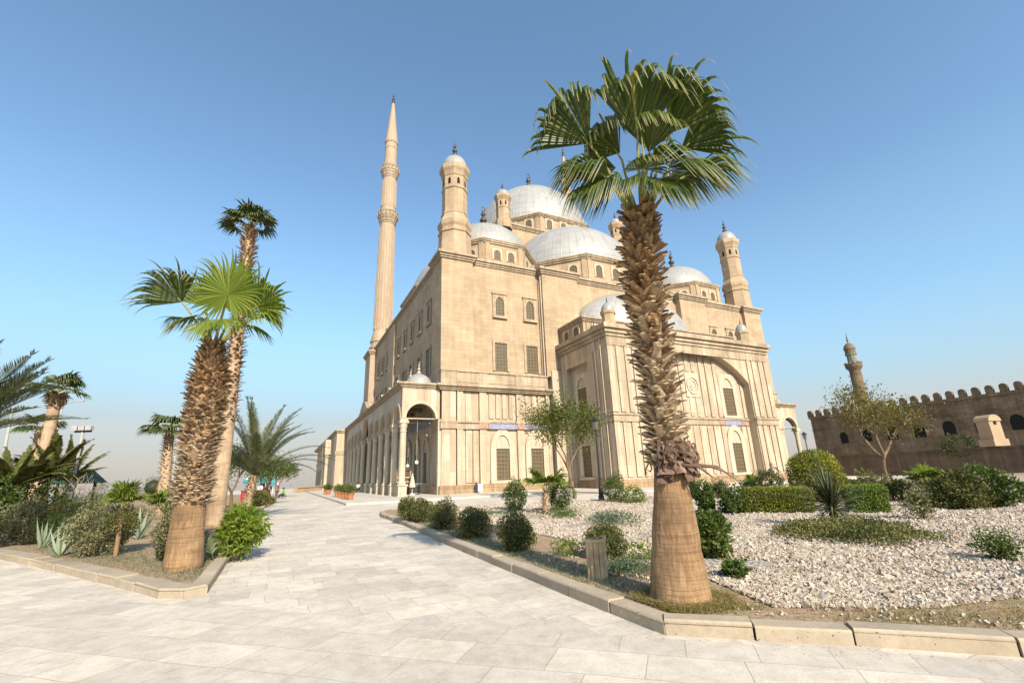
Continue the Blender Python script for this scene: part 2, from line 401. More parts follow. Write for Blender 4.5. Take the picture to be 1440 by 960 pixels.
def fan_frond(base, hub, axis, normal, Rr, n=38, spread=230, droop=.6, pr=.02, seed=0, cup=.15, segs=7, fall=None, t_dr=.42, stiff=.15, dk=44.):
    r = random.Random(seed); A = nrm(axis); Nn = nrm(np.asarray(normal, float)-A*np.dot(normal, A)); S = np.cross(A, Nn)
    vs, fs, us, mi = [], [], [], []
    dth = R(spread)/n; GV = np.array([0,0,-1.])+(fall if fall is not None else V(A[0],A[1],0)*.5)
    for i in range(n):
        th = -R(spread)/2+(i+.5)*dth + r.uniform(-.25,.25)*dth
        d = cos(th)*A+sin(th)*S+Nn*(cup*(1-cos(th))+.05*r.uniform(-1,1)); d = nrm(d)
        L = Rr*(.66+.34*cos(th*.5))*r.uniform(.9,1.06)
        side = nrm(np.cross(d, Nn)); p = np.array(hub, float); rv = min(.999, max(0, r.gauss(.42,.22)))
        wmax = dth*.56*L*1.3; o = len(vs); dr = droop*r.uniform(.7,1.35)*(.22 if r.random() < stiff else 1); dd = d.copy()
        for k in range(segs+1):
            t = k/segs
            w = wmax*min(t/.5,1.)*(1. if t < .5 else max(.06, 1-(t-.5)/.5)**.85)
            fold = Nn*w*.38
            vs += [p-side*w*.5, p+fold, p+side*w*.5]
            dd = nrm(dd+GV*dr*max(0, t-t_dr)*dk/segs+np.array([r.uniform(-.04,.04) for _ in range(3)])*(t > .5))
            p = p+dd*L/segs
        for k in range(segs):
            for c in (0,1):
                a = o+3*k+c; fs.append((a, a+1, a+4, a+3)); t0, t1 = k/segs, (k+1)/segs
                us.append([(rv,t0),(rv,t0),(rv,t1),(rv,t1)]); mi.append(0)
    # petiole
    base = np.array(base, float); hub = np.array(hub, float); m = (base+hub)/2+np.array([0,0,.08*np.linalg.norm(hub-base)])
    b = MB(); b.tube([base, base*.25+m*.5+hub*.25+(m-(base+hub)/2)*.3, hub*.75+m*.25, hub+A*Rr*.12], [pr*1.5, pr*1.1, pr*.85, pr*.3], 6)
    o = len(vs); vs += b.v
    for f in b.f:
        if len(f) == 4: fs.append(tuple(q+o for q in f)); us.append([(.5,.3)]*4); mi.append(1)
    return np.array(vs), np.array(fs), np.array(us), mi
def add_frond(root, origin, mats, *a, **k):
    v, f, u, mi = fan_frond(*a, **k)
    return np_mesh('frond', v-np.array(origin), f, mats, u, root, mi=mi)

def palm_trunk(root, path, rad, boots_rng, n_boots, size, mats, seed=0, pale_frac=.4, grow=1., skirt=None):
    "path: list of local points, rad: radii; boots (old leaf bases) between the fractions in boots_rng"
    r = random.Random(seed); b = MB()
    pts = np.array(path, float); rad = np.array(rad, float)
    tt = np.linspace(0,1,len(pts)); ts = np.linspace(0,1,40)
    sm = lambda a: np.interp(ts, tt, a)
    P = np.stack([sm(pts[:,0]), sm(pts[:,1]), sm(pts[:,2])], 1)
    for _ in range(3): P[1:-1] = (P[:-2]+2*P[1:-1]+P[2:])/4
    RR = sm(rad)
    for _ in range(2): RR[1:-1] = (RR[:-2]+2*RR[1:-1]+RR[2:])/4
    RR = RR*(1+np.array([r.uniform(-.02,.02) for _ in RR]))
    b.tube(P, RR, 22, 0)
    nsm = len(b.f)
    at = lambda t: np.array([np.interp(t, ts, P[:,i]) for i in range(3)])
    lo, hi = boots_rng; ga = 2.39996
    for i in range(n_boots):
        t = lo+(hi-lo)*(i+.5)/n_boots; a = i*ga+r.uniform(-.25,.25)
        c = at(t); rr = np.interp(t, ts, RR)
        out = np.array([cos(a), sin(a), 0]); side = np.array([-sin(a), cos(a), 0]); f = (t-lo)/(hi-lo)
        L = size*r.uniform(.65,1.4)*(.8+.4*f*grow); w = size*r.uniform(.5,.8)
        up = r.uniform(.15,.95) if f < .8 else r.uniform(.5,1.3)
        d = nrm(out+np.array([0,0,up])+side*r.uniform(-.6,.6)); nn = nrm(np.cross(side, d)); th = w*.2
        p0 = c+out*rr*.9; k = r.uniform(.5,.75); tw = side*r.uniform(-.15,.15)*L
        tipw = w*r.uniform(.3,.75)
        p1 = p0+d*L*.55; p2 = p0+d*L+np.array([0,0,-.1*L*r.random()])+tw
        vs = []
        for p, ww, hh in ((p0,w,th*1.3),(p1,w*k,th),(p2,tipw,th*.45)):
            vs += [p-side*ww*.5-nn*hh*.2, p+nn*hh*-.9, p+side*ww*.5-nn*hh*.2, p+nn*hh*.5]
        fs = [(j*4+q, j*4+(q+1)%4, j*4+4+(q+1)%4, j*4+4+q) for j in (0,1) for q in range(4)]+[(8,9,10,11)]
        rv = min(.99, max(0, r.gauss(.5,.25)))
        b.add(vs, fs, 2 if f < pale_frac*r.uniform(.6,1.3) else 1, [[(rv,.5)]*4 for _ in fs])
    o = b.build('trunk', mats, root)
    sm_ = np.zeros(len(o.data.polygons), bool); sm_[:nsm] = True
    o.data.polygons.foreach_set('use_smooth', sm_)
    return o, at(1.)

def auto_fan_palm(name, base, lean, height, r0, r1, boots_rng, nb, size, crownR, nfr, label, seed, leafmat='fan', barkm='palmbark_grey', up=.25, n=24, group='fan palms in the gardens', segs=5, droop=.8, pale=.3):
    r = random.Random(seed); root = empty(name, base)
    path = [(0,0,-.1),(lean[0]*.3,lean[1]*.3,height*.35),(lean[0]*.7,lean[1]*.7,height*.7),(lean[0],lean[1],height)]
    o, top = palm_trunk(root, path, [r0,r0*.72+r1*.28,r1,r1*.95], boots_rng, nb, size, [M[barkm], M['boots'], M['boots_pale']], seed, pale)
    for i in range(nfr):
        a = i*2.4+r.uniform(-.3,.3); e = up+r.uniform(-.55,.9)*(1-.25*i/nfr) 
        e = min(1.35, e); d = np.array([cos(a)*cos(e), sin(a)*cos(e), sin(e)])
        hub = top+d*crownR*.5; ax = nrm(d+np.array([0,0,-.25])); nn = np.array([-cos(a)*sin(e), -sin(a)*sin(e), cos(e)])
        add_frond(root, (0,0,0), [M[leafmat], M['petiole']], top, hub, ax, nn, crownR*.62, n=n, spread=r.uniform(190,250), droop=droop, pr=crownR*.014, seed=seed*100+i, segs=segs)
    return tag(root, label, 'palm tree', group)

def pinnate(root, base, dirv, L, mat, seed, nl=46, ll=.42, droop=.7, lw=.03, vee=.5, fname='frond'):
    "feather frond: curved midrib with two rows of leaflets"
    r = random.Random(seed); p = np.array(base, float); d = nrm(dirv); pts = [p.copy()]; S = 16
    for k in range(S):
        d = nrm(d+np.array([0,0,-1.])*droop*(.25+k/S)/S*1.25); p = p+d*L/S; pts.append(p.copy())
    pts = np.array(pts); b = MB(); b.tube(pts[::2], list(np.linspace(.016,.004,len(pts[::2]))*L/2.4), 5, 1, uv=(.5,.3))
    vs = list(b.v); fs = []; us = []; mi = []
    for f in b.f:
        if len(f) == 4: fs.append(tuple(f)); us.append([(.4,.3)]*4); mi.append(1)
    for i in range(nl):
        t = .12+.88*i/nl; x = t*S; k = min(int(x), S-1); c = pts[k]+(pts[k+1]-pts[k])*(x-k); tg = nrm(pts[k+1]-pts[k])
        sd = np.cross(tg, [0,0,1]); sd = nrm(sd) if np.linalg.norm(sd) > .05 else np.array([1.,0,0]); up = np.cross(sd, tg)
        for s in (-1,1):
            q = ll*(sin(pi*min(1, .15+t*.9))**.5 if t < .95 else .35)*r.uniform(.8,1.15)
            dd = nrm(sd*s*.85+tg*(.75+.4*t)+up*(vee*r.uniform(.4,1.2))+np.array([r.uniform(-.12,.12) for _ in range(3)]))
            e = np.cross(dd, up); e = nrm(e)*lw*.5
            m = c+dd*q*.5; tip = c+dd*q+np.array([0,0,-.16*q*droop]); o = len(vs)
            vs += [c-e*.6, c+e*.6, m+e, m-e, tip]
            rv = min(.99,max(0,r.gauss(.45,.25)))
            fs.append((o,o+1,o+2,o+3)); us.append([(rv,0),(rv,0),(rv,.5),(rv,.5)]); mi.append(0)
            fs.append((o+3,o+2,o+4,o+4)); us.append([(rv,.5),(rv,.5),(rv,1),(rv,1)]); mi.append(0)
    # turn degenerate quads into real ones by adding a hair of width at the tip
    out = []
    for f in fs:
        if f[2] == f[3]:
            vs.append(np.array(vs[f[2]])+.002); out.append((f[0],f[1],f[2],len(vs)-1))
        else: out.append(f)
    return np_mesh(fname, np.array(vs), np.array(out), [mat, mat], np.array(us), root, mi=mi)

def blade_plant(name, loc, n, L, w, mat, label, cat, seed, up=(.2,1.4), curve=.2, rise=0., stemr=0., group=None, thick=.0):
    "rosette of stiff blades; every blade is a leaf of the one rosette mesh"
    r = random.Random(seed); root = empty(name, loc); vs, fs, us = [], [], []
    for i in range(n):
        a = i*2.39996+r.uniform(-.2,.2); e = r.uniform(*up); d = np.array([cos(a)*cos(e), sin(a)*cos(e), sin(e)])
        s = np.array([-sin(a), cos(a), 0]); p = np.array([0,0,rise*r.uniform(.55,1.)])+d*.02; q = L*r.uniform(.75,1.15); rv = r.random(); S = 5; o = len(vs)
        for k in range(S+1):
            t = k/S; ww = w*(.8+.6*t if t < .4 else max(.04,1.04*(1-(t-.4)/.6)))
            nn = np.cross(s, d)
            vs += [p-s*ww*.5+nn*ww*.28, p, p+s*ww*.5+nn*ww*.28]; d = nrm(d+np.array([0,0,-curve/S])); p = p+d*q/S
        for k in range(S):
            for c in (0,1):
                x = o+3*k+c; fs.append((x,x+1,x+4,x+3)); us.append([(rv,k/S)]*2+[(rv,(k+1)/S)]*2)
    np_mesh('leaf_rosette', np.array(vs), np.array(fs), mat, np.array(us), root)
    if rise > .1:
        b = MB(); b.tube([(0,0,-.05),(0.01,0,rise*.5),(0,0,rise)], [stemr*1.2,stemr,stemr*.8], 10); b.build('stem', M['treebark'], root)
    return tag(root, label, cat, group)

def branch_tree(name, loc, height, spread, mat, label, seed, nleaf, leaf, barkm='treebark', levels=4, trunk_h=.3, r0=.11, cluster=.32, cat='tree', group=None, bend=0.1, squash=.6, fork=3, lean=(0,0)):
    r = random.Random(seed); root = empty(name, loc); b = MB(); ends = []
    def grow(p, d, L, rad, lv):
        pts = [p.copy()]; q = p.copy()
        for k in range(4):
            d = nrm(d+np.array([r.uniform(-1,1), r.uniform(-1,1), r.uniform(-.5,.6)])*bend*1.6); q = q+d*L/4; pts.append(q.copy())
        b.tube(pts, list(np.linspace(rad, rad*.62, 5)), 7 if lv < 2 else 5)
        if lv >= 2: ends.append((q, rad)); ends.append((pts[3], rad))
        if lv >= levels: return
        nb = fork if lv < 2 else r.choice([2,3])
        a0 = r.uniform(0, 6.28)
        for i in range(nb):
            a = a0+i*6.28/nb+r.uniform(-.5,.5); lat = np.array([cos(a), sin(a), 0])
            d2 = nrm(d*.75+V(lean[0]*.5,lean[1]*.5,0)+lat*spread*r.uniform(.6,1.1)+np.array([0,0,.25]))
            grow(q, d2, L*r.uniform(.62,.85)*(1 if lv else height*.30/(height*trunk_h)), rad*.6, lv+1)
    grow(np.array([0,0,-.1]), nrm(V(bend*r.uniform(-1,1)+lean[0], bend*r.uniform(-1,1)+lean[1], 1)), height*trunk_h, r0, 0)
    b.build('trunk', M[barkm], root)
    if nleaf:
        rn = np.random.default_rng(seed); E = np.array([e[0] for e in ends]); k = rn.integers(0, len(E), nleaf)
        wts = rn.uniform(.3,1.5,len(E)); k = rn.choice(len(E), nleaf, p=wts/wts.sum())
        off = rn.normal(0, cluster, (nleaf,3)); off[:,2] *= squash
        P = E[k]+off; v, f, u = leafcloud(P, off+np.array([0,0,.2]), leaf, leaf*.5, seed, 1.1)
        np_mesh('crown', v, f, mat, u, root)
    return tag(root, label, cat, group)


# ================================================================== THE MOSQUE
BX, BY, BYAW = -6.906, 44.716, R(26.47)
mosque = tag(empty('mosque', (BX, BY, 0), BYAW), 'great domed tan stone mosque with pencil minarets and a colonnaded side', 'mosque')
def part(mb, name, mats, parent=None, smooth=False, loc=None, split=True):
    "one object per group of touching pieces"
    parent = parent or mosque; n = len(mb.blk); par = list(range(n))
    if n < 2 or not split: return mb.build(name, mats, parent, smooth, loc)
    A = np.array(mb.v); B = [(A[a:b].min(0)-.02, A[a:b].max(0)+.02) for a, b, _, _ in mb.blk]
    def find(i):
        while par[i] != i: i = par[i]
        return i
    for i in range(n):
        for j in range(i):
            if np.all(B[i][0] <= B[j][1]) and np.all(B[j][0] <= B[i][1]):
                p, q = find(i), find(j)
                if p != q: par[p] = q
    roots = sorted(set(find(i) for i in range(n))); out = None
    for r in roots:
        m = MB()
        for i in range(n):
            if find(i) == r:
                a, b, c, d = mb.blk[i]
                m.add(mb.v[a:b], [[k-a for k in f] for f in mb.f[c:d]], mb.m[c])
        o = m.build(name, mats, parent, smooth, loc); out = out or o
    return out
def cornice(mb, u0, u1, v0, v1, z0, z1, pj, mi=0):
    h = z1-z0
    for a, b, p in ((0,.28,.35),(.28,.55,.62),(.55,.62,.55),(.62,1,1.)):
        mb.box(u0-pj*p, u1+pj*p, v0-pj*p, v1+pj*p, z0+a*h, z0+b*h, mi)
def archslab(mb, tf, x0, x1, y0, y1, zb, zt, xc, a, zs, rise, mi=0, soffit=None, seg=20, piers=True):
    "wall slab x0..x1, y0 (front)..y1 with an arched opening of half-span a"
    def add(vs, fs, m=mi): mb.add([tf(*p) for p in vs], fs, m)
    if piers:
        for p, q in ((x0, xc-a), (xc+a, x1)):
            if q-p > .001:
                add([(p,y0,zb),(q,y0,zb),(q,y1,zb),(p,y1,zb),(p,y0,zs),(q,y0,zs),(q,y1,zs),(p,y1,zs)], [(0,3,2,1),(0,1,5,4),(1,2,6,5),(2,3,7,6),(3,0,4,7)])
    pts = []
    if abs(rise-a) < 1e-3:
        for i in range(seg+1): t = pi-pi*i/seg; pts.append((xc+a*cos(t), zs+a*sin(t)))
    else:
        Rr = (a*a+rise*rise)/(2*rise); t0 = math.asin(a/Rr)
        for i in range(seg+1): t = -t0+2*t0*i/seg; pts.append((xc+Rr*sin(t), zs+Rr*cos(t)-(Rr-rise)))
    P = [(x0, zs)]+pts+[(x1, zs)]
    for (xa, za), (xb, zb_) in zip(P[:-1], P[1:]):
        if abs(xb-xa) < 1e-6: continue
        vs = [(xa,y0,za),(xb,y0,zb_),(xb,y0,zt),(xa,y0,zt),(xa,y1,za),(xb,y1,zb_),(xb,y1,zt),(xa,y1,zt)]
        add(vs, [(0,1,2,3),(5,4,7,6),(3,2,6,7)]); add(vs, [(4,5,1,0)], mi if soffit is None else soffit)
    for x, f in ((x0,(0,3,2,1)),(x1,(0,1,2,3))): add([(x,y0,zs),(x,y1,zs),(x,y1,zt),(x,y0,zt)], [f])
front = lambda x,y,z: (x,y,z)
leftside = lambda x,y,z: (y,x,z)        # x runs along v, y along u

# --- windows: one prototype per kind, then copies
def outline(w, z0, z1, arch, seg=12):
    h = w/2
    if not arch: return [(-h,z0),(-h,z1),(h,z1),(h,z0)]
    if arch == 'round': return [(-h,z0)]+[(h*cos(pi-pi*i/seg), z1-h+h*sin(pi-pi*i/seg)) for i in range(seg+1)]+[(h,z0)]
    o = [(-h,z0)]
    for i in range(seg+1):
        t = i/seg; x = -h+w*t; o.append((x, z1-h*1.25+h*1.25*(1-abs(2*t-1)**1.9)**.62))
    return o+[(h,z0)]
def window_proto(name, w, h, arch, fw, fd, sill=True, outer_arch=False, matf='pale', hood=False, full=None):
    inn = outline(w, 0, h, arch); n = len(inn)
    if outer_arch: out = outline(w+2*fw, -fw if not sill else 0, h+fw, arch)
    else:
        out = []
        for x, z in inn:
            out.append((x,z))
        H = h+fw; hw = w/2+fw
        out = [(-hw,0)]+[(-hw+2*hw*(i/(n-3)), H) if arch else None for i in range(n-2)]+[(hw,0)] if arch else [(-hw,0),(-hw,H),(hw,H),(hw,0)]
    m = MB(); y = -fd
    vs = [(x,y,z) for x,z in inn]+[(x,y,z) for x,z in out]+[(x,0,z) for x,z in inn]+[(x,0,z) for x,z in out]
    fs = []
    for i in range(n-1):
        fs += [(i, n+i, n+i+1, i+1), (i, i+1, 2*n+i+1, 2*n+i), (n+i, 3*n+i, 3*n+i+1, n+i+1)]
    m.add(vs, [f[::-1] for f in fs])
    if sill: m.box(-w/2-fw-.06, w/2+fw+.06, -fd-.12, 0, -.28, -.003)
    if hood: m.box(-w/2-fw-.1, w/2+fw+.1, -fd-.1, 0, h+fw+.003, h+fw+.16)
    if full: m.box(-w/2-.12, w/2+.12, -.10, 0, full-.09, full+.09)
    o = m.build(name, M[matf]); g = MB()
    gz_ = full-.09 if full else None
    go = outline(w, 0, gz_ or h, False if full else arch)
    g.add([(x,-.03,z) for x,z in go], [tuple(range(len(go)))[::-1]])
    gr = g.build('grille', M['grille'])
    if full:
        t = MB(); top = [(x,z) for x,z in inn if z > full]; poly = [(-w/2,full)]+top+[(w/2,full)]
        t.add([(x,-.02,z) for x,z in poly], [tuple(range(len(poly)))[::-1]])
        ty = t.build('tympanum', M['pale']); ty.parent = o
    gr.parent = o
    return o
_used = set()
def put_window(proto, u, v, w, outward, parent=None):
    "outward: (du,dv) of the wall normal"
    kids = list(proto.children)
    if proto.name in _used:
        n = proto.copy(); COL.objects.link(n)
        for k in kids: c = k.copy(); COL.objects.link(c); c.parent = n
    else: n = proto; _used.add(proto.name)
    n.parent = parent or mosque; n.location = (u,v,w); n.rotation_euler = (0,0,atan2(outward[0], -outward[1]))
    return n
WA = window_proto('window', 1.02, 2.22, 'point', .32, .14, True, hood=True, matf='trim')
WB = window_proto('window', 1.42, 3.12, None, .26, .13, False, matf='trim')
WC = window_proto('window', 1.48, 4.35, 'point', .62, .16, True, outer_arch=True, full=3.12)
WD = window_proto('window', 1.62, 4.15, 'point', .5, .14, True, full=3.15)
WE = window_proto('window', .85, 1.25, 'round', .2, .08, False)
WG = window_proto('window', 1.05, 1.75, 'round', .24, .09, False)

# --- main body
b = MB(); b.box(0.001, 50, .5, 46, -.3, 24.64); part(b, 'upper_wall', M['sandstone'])
b = MB()
for x0, x1, yf in ((0,3.23,0.),(46.78,50,0.),(11.72,16.6,-.35),(33.4,38.28,-.35)):
    b.box(x0 if x0 else -.3, x1 if x1 < 50 else 50.3, yf, .495, 12.35, 24.64)
b.box(-.3, -.002, .495, 3.2, 12.35, 24.64); b.box(-.3, -.002, 23, 27, 12.35, 24.64)
part(b, 'corner_pier', M['sandstone'])
b = MB(); cornice(b, .1, 49.9, .52, 45.9, 24.64, 25.36, .42)
for x0, x1, yf in ((-.3,3.23,0.),(46.78,50.3,0.),(11.72,16.6,-.35),(33.4,38.28,-.35)): cornice(b, x0, x1, yf, 3.2 if yf == 0 else 2, 24.643, 25.375, .46)
part(b, 'cornice', M['trim'])
# upper windows
for u0, s in ((0,1),(50,-1)):
    for u in (6.55, 10.35 if s > 0 else 9.9):
        put_window(WA, u0+s*u, .5, 18.95, (0,-1)); put_window(WB, u0+s*u, .5, 12.72, (0,-1))
for k in range(9):
    put_window(WA, -.001, 5.4+3.85*k, 18.95, (-1,0)); put_window(WB, -.001, 5.4+3.85*k, 12.72, (-1,0))

# --- lower storey faced with alabaster panels
b = MB(); dk = MB()
def facing(x0, x1, y0, y1):
    b.box(x0, x1, y0, y1, 1.32, 10.30)
b.box(-.02, 11.9, 0, .495, 1.32, 10.3); b.box(38.1, 50.02, 0, .495, 1.32, 10.3)
b.box(-.2, 1.22, -.2, -.001, 1.32, 10.3); b.box(-.2, -.021, -.001, 3.0, 1.32, 10.3)
for x0, x1 in ((1.36,1.98),(3.72,4.5),(7.88,8.62),(11.45,11.9),(48.8,50.2),(45.6,46.3),(41.4,42.1)):
    b.box(x0, x1, -.19, -.001, 1.32, 10.3)
for x0, x1 in ((2.3,2.92),(3.05,3.6)): b.box(x0, x1, -.09, -.001, 1.5, 6.4)
for x0 in (4.8,5.55,6.3,7.05,9.0,9.75,10.5): b.box(x0, x0+.5, -.09, -.001, 7.6, 10.1)
for x, y in ((1.245,-.003),(1.335,-.003),(2.0,-.003),(3.695,-.003),(4.525,-.003),(7.855,-.003),(8.645,-.003),(11.425,-.003),(2.28,-.003),(2.985,-.003),(45.575,-.003),(46.33,-.003)):
    b.box(x-.022, x+.022, y, y+.002, 1.33, 6.5, 1); b.box(x-.022, x+.022, y, y+.002, 7.31, 10.29, 1)
for x0 in (4.8,5.55,6.3,7.05,9.0,9.75,10.5):
    for x in (x0-.018, x0+.518): b.box(x-.014, x+.014, -.003, -.001, 7.6, 10.1, 1)
part(b, 'alabaster_facing', [M['marble'], M['joint']])
b = MB()
b.box(12.2, 13.5, -.55, .49, -.2, 13.0); part(b, 'cleaned_pilaster', M['pale'])
b = MB()
b.box(-.42, 11.95, -.42, .49, -.3, 1.316); b.box(38, 50.42, -.42, .49, -.3, 1.316); b.box(-.42,-.022,.491,3.2,-.3,1.316)
part(b, 'plinth', M['plinth'])
b = MB()
for (x0, x1) in ((-.3,11.8),(38.1,50.3)):
    b.box(x0, x1, -.24, .4, 6.52, 7.12); b.box(x0-.05, x1+.03, -.36, .4, 7.123, 7.3)
    cornice(b, x0, x1, -.22, .4, 10.303, 10.86, .5)
    b.box(x0, x1, -.24, .497, 10.863, 12.2); b.box(x0-.08, x1+.05, -.36, .49, 12.203, 12.36)
    b.box(x0+.25, x1-.2, -.29, -.239, 11.15, 11.9)
for x0, x1 in ((-.36,1.3),(3.66,4.6),(7.82,8.7)):
    b.box(x0, x1, -.34, -.242, 10.9, 12.15); b.box(x0, x1, -.34, -.241, 6.55, 7.1)
b.box(-.3,-.023, .401, 3.0, 10.863, 12.36); b.box(-.3,-.023,.401,3.0,6.52,7.3)
part(b, 'band_course', M['trim'])
b = MB()
for x0, x1 in ((4.75,7.75),(8.85,11.3),(42.3,45.4)): b.box(x0, x1, -.285, -.243, 6.56, 7.08)
part(b, 'inscription_panel', M['blue'])
b = MB()
for x0, x1 in ((4.62,4.74),(3.72,4.58)): b.box(x0, x1, -.37, -.345 if x0 < 4.6 else -.243, 6.6, 7.05)
b.box(7.9,8.62,-.37,-.345,6.6,7.05)
part(b, 'rosette_panel', M['pinkstone'])
for u in (6.2, 10.12, 39.9, 43.8): put_window(WC, u, -.002, 1.62, (0,-1))
# lower wall behind the arcade, with its own windows
b = MB(); b.box(-.12, -.002, 3.21, 40, -.2, 10.2); part(b, 'arcade_back_wall', M['marble'])
for k in range(9): put_window(WC, -.122, 5.3+3.7*k, 1.62, (-1,0))
b = MB(); b.box(-.18, -.123, 3.2, 40, 7.2, 8.3); part(b, 'inscription_panel', M['blue'])

# --- projecting bay of the prayer niche
b = MB()
b.box(14.12, 36.0, -7.93, -.56, -.3, 14.7); b.box(13.9, 36.3, -.55, .45, -.3, 14.7)
archslab(b, front, 13.52, 36.55, -8.83, -7.931, -.3, 14.7, 25, 7.93, 11.05, 3.52, seg=36)
for sx, a0, a1 in ((1, 13.52, 14.119), (-1, 35.999, 36.55)):
    b.box(a0, a1, -7.93, -5.35, -.3, 14.7); b.box(a0, a1, -1.45, .0, -.3, 14.7); b.box(a0, a1, -5.349, -1.451, 12.95, 14.7); b.box(a0, a1, -5.349, -1.451, -.3, .42)
# piers, strips and panels
for x0, x1 in ((13.44,14.1),(14.45,15.0),(15.5,16.1),(16.45,16.95),(33.05,33.5),(33.9,34.5),(35.0,35.6),(35.95,36.63)):
    b.box(x0, x1, -8.93, -8.829, 1.5, 6.4); b.box(x0, x1, -8.93, -8.829, 7.35, 13.75)
for x0, x1 in ((17.6,18.1),(21.0,21.5),(22.2,22.75),(23.3,23.75),(26.3,26.75),(27.25,27.8),(28.4,29.0),(31.5,32.0),(32.4,32.85)):
    zt = min(13.9, 11.05+sqrt(max(0,10.73**2-(x0+.25-25)**2))-7.21-.35)
    b.box(x0, x1, -8.02, -7.929, 1.5, 6.35); b.box(x0, x1, -8.02, -7.929, 7.3, zt)
for x in (24.3,25.2):
    b.box(x, x+.5, -8.02, -7.929, 1.5, 6.35); b.box(x, x+.5, -8.02, -7.929, 7.3, 9.3); b.box(x, x+.5, -8.02, -7.929, 12.1, 14.0)
for y0, y1 in ((-8.75,-8.2),(-7.6,-7.1),(-6.5,-5.7),(-1.1,-.6)):
    b.box(13.43, 13.519, y0, y1, 1.5, 6.4); b.box(13.43, 13.519, y0, y1, 7.35, 13.6)
for x in (14.12,14.43,15.02,15.48,16.12,16.43,33.03,33.52,33.88,34.52,34.98,35.62,35.93):
    b.box(x-.018, x+.018, -8.833, -8.831, 1.4, 6.4, 1); b.box(x-.018, x+.018, -8.833, -8.831, 7.3, 13.75, 1)
for x in (17.58,18.12,20.98,21.52,22.18,22.77,23.28,23.77,26.28,26.77,27.23,27.82,28.38,29.02,31.48,32.02,32.38):
    zt = min(13.9, 11.05+sqrt(max(0,10.73**2-(x-25)**2))-7.21-.35)
    b.box(x-.018, x+.018, -7.934, -7.932, 1.5, 6.35, 1); b.box(x-.018, x+.018, -7.934, -7.932, 7.3, zt, 1)
part(b, 'apse_wall', [M['marble'], M['joint']])
b = MB()
b.box(13.3,17.06,-9.0,-7.94,-.3,1.3); b.box(32.94,36.75,-9.0,-7.94,-.3,1.3); b.box(17.07,32.93,-8.12,-7.935,-.3,1.3); b.box(13.3,13.518,-7.939,-5.36,-.3,1.3); b.box(13.3,13.518,-1.44,-.1,-.3,1.3); b.box(13.95,14.118,-5.34,-1.46,.43,1.5)
part(b, 'apse_plinth', M['plinth'])
b = MB()
for x0, x1, y in ((13.4,17.06,-8.98),(32.94,36.67,-8.98)):
    b.box(x0, x1, y, -8.5, 6.45, 7.05); b.box(x0-.08, x1+.02 if x1 < 20 else x1+.08, y-.1, -8.5, 7.053, 7.24)
b.box(17.075, 32.925, -8.05, -7.9, 6.45, 7.0); b.box(17.08, 32.92, -8.15, -7.9, 7.003, 7.18)
for y0, y1 in ((-8.49,-5.36),(-1.44,-.2)): b.box(13.38,13.517,y0,y1,6.45,7.05); b.box(13.3,13.516,y0,y1,7.053,7.24)
b.box(13.97,14.117,-5.33,-1.47,6.5,7.1)
cornice(b, 13.52, 36.55, -8.83, -.1, 14.703, 15.86, .62)
b.box(13.42, 36.65, -8.93, -8.832, 13.8, 14.7)
part(b, 'apse_cornice', M['trim'])
b = MB()
for x0, x1 in ((29.0,31.6),(18.4,21.0)): b.box(x0, x1, -8.085, -8.051, 6.5, 6.95)
part(b, 'inscription_panel', M['blue'])
b = MB()
for x0, x1 in ((28.2,28.9),(31.75,32.4),(21.1,21.8)): b.box(x0, x1, -8.1, -8.051, 6.5, 6.96)
part(b, 'rosette_panel', M['pinkstone'])
for u in (30.3, 19.7):
    put_window(WD, u, -7.93, 7.5, (0,-1)); put_window(WC, u, -7.93, 1.55, (0,-1))
for u, o in ((14.119,(-1,0)),(36.0,(1,0))): put_window(WD, u, -3.4, 7.5, o); put_window(WC, u, -3.4, 1.62, o)
b = MB()   # medallion
b.box(24.0, 26.0, -8.04, -7.928, 9.35, 11.95)
for r0, r1, y in ((.86,.7,-8.14),(.52,.40,-8.11),(.24,.02,-8.1)):
    n = 28; vs = []
    for r, yy in ((r0,-8.03),(r0,y),(r1,y),(r1,-8.03)):
        vs += [(25+r*cos(2*pi*i/n), yy, 10.6+r*1.12*sin(2*pi*i/n)) for i in range(n)]
    b.add(vs, [(j*n+i, j*n+(i+1)%n, (j+1)*n+(i+1)%n, (j+1)*n+i) for j in range(3) for i in range(n)])
part(b, 'medallion', M['pale'])

# --- finials, domes, drums
def finial(h, parent, loc, k=1., mat='bronze', crescent=True):
    m = MB(); s = h
    k = k*1.25; prof = [(.05,0),(.10,.03),(.13,.10),(.10,.17),(.045,.22),(.045,.28),(.085,.33),(.10,.38),(.07,.44),(.03,.48),(.03,.54),(.06,.58),(.065,.63),(.03,.69),(.02,.74)]
    m.lathe([(max(r*s*k,.02), z*s) for r, z in prof], n=14)
    if crescent:
        pts = []; 
        for i in range(15):
            t = R(-60+300*i/14+0); pts.append((sin(t)*.075*s, 0, .82*s-cos(t)*.075*s))
        m.tube(pts, [.007*s+.015*s*sin(pi*i/14) for i in range(15)], 6)
    return m.build('finial', M[mat], parent, True, loc)
def dome(name, u, v, z, r, rise, parent=None, n=48, a0=0, a1=2*pi, fin=0., finmat='bronze', pw=1.0, mat='lead', sy=1.):
    m = MB(); prof = []
    for i in range(17):
        t = (pi/2)*i/16; prof.append((max(.01, r*cos(t)**pw), rise*sin(t)))
    m.lathe(prof, n=n, rot=0, a0=a0, a1=a1, sy=sy)
    m.lathe([(r*1.012,-.25),(r*1.012,.02),(r,.04)], n=n, rot=0, a0=a0, a1=a1, sy=sy)
    o = m.build(name, M[mat], parent or mosque, True, (u,v,z))
    if fin: finial(fin, o, (0,0,rise-.05), mat=finmat)
    return o
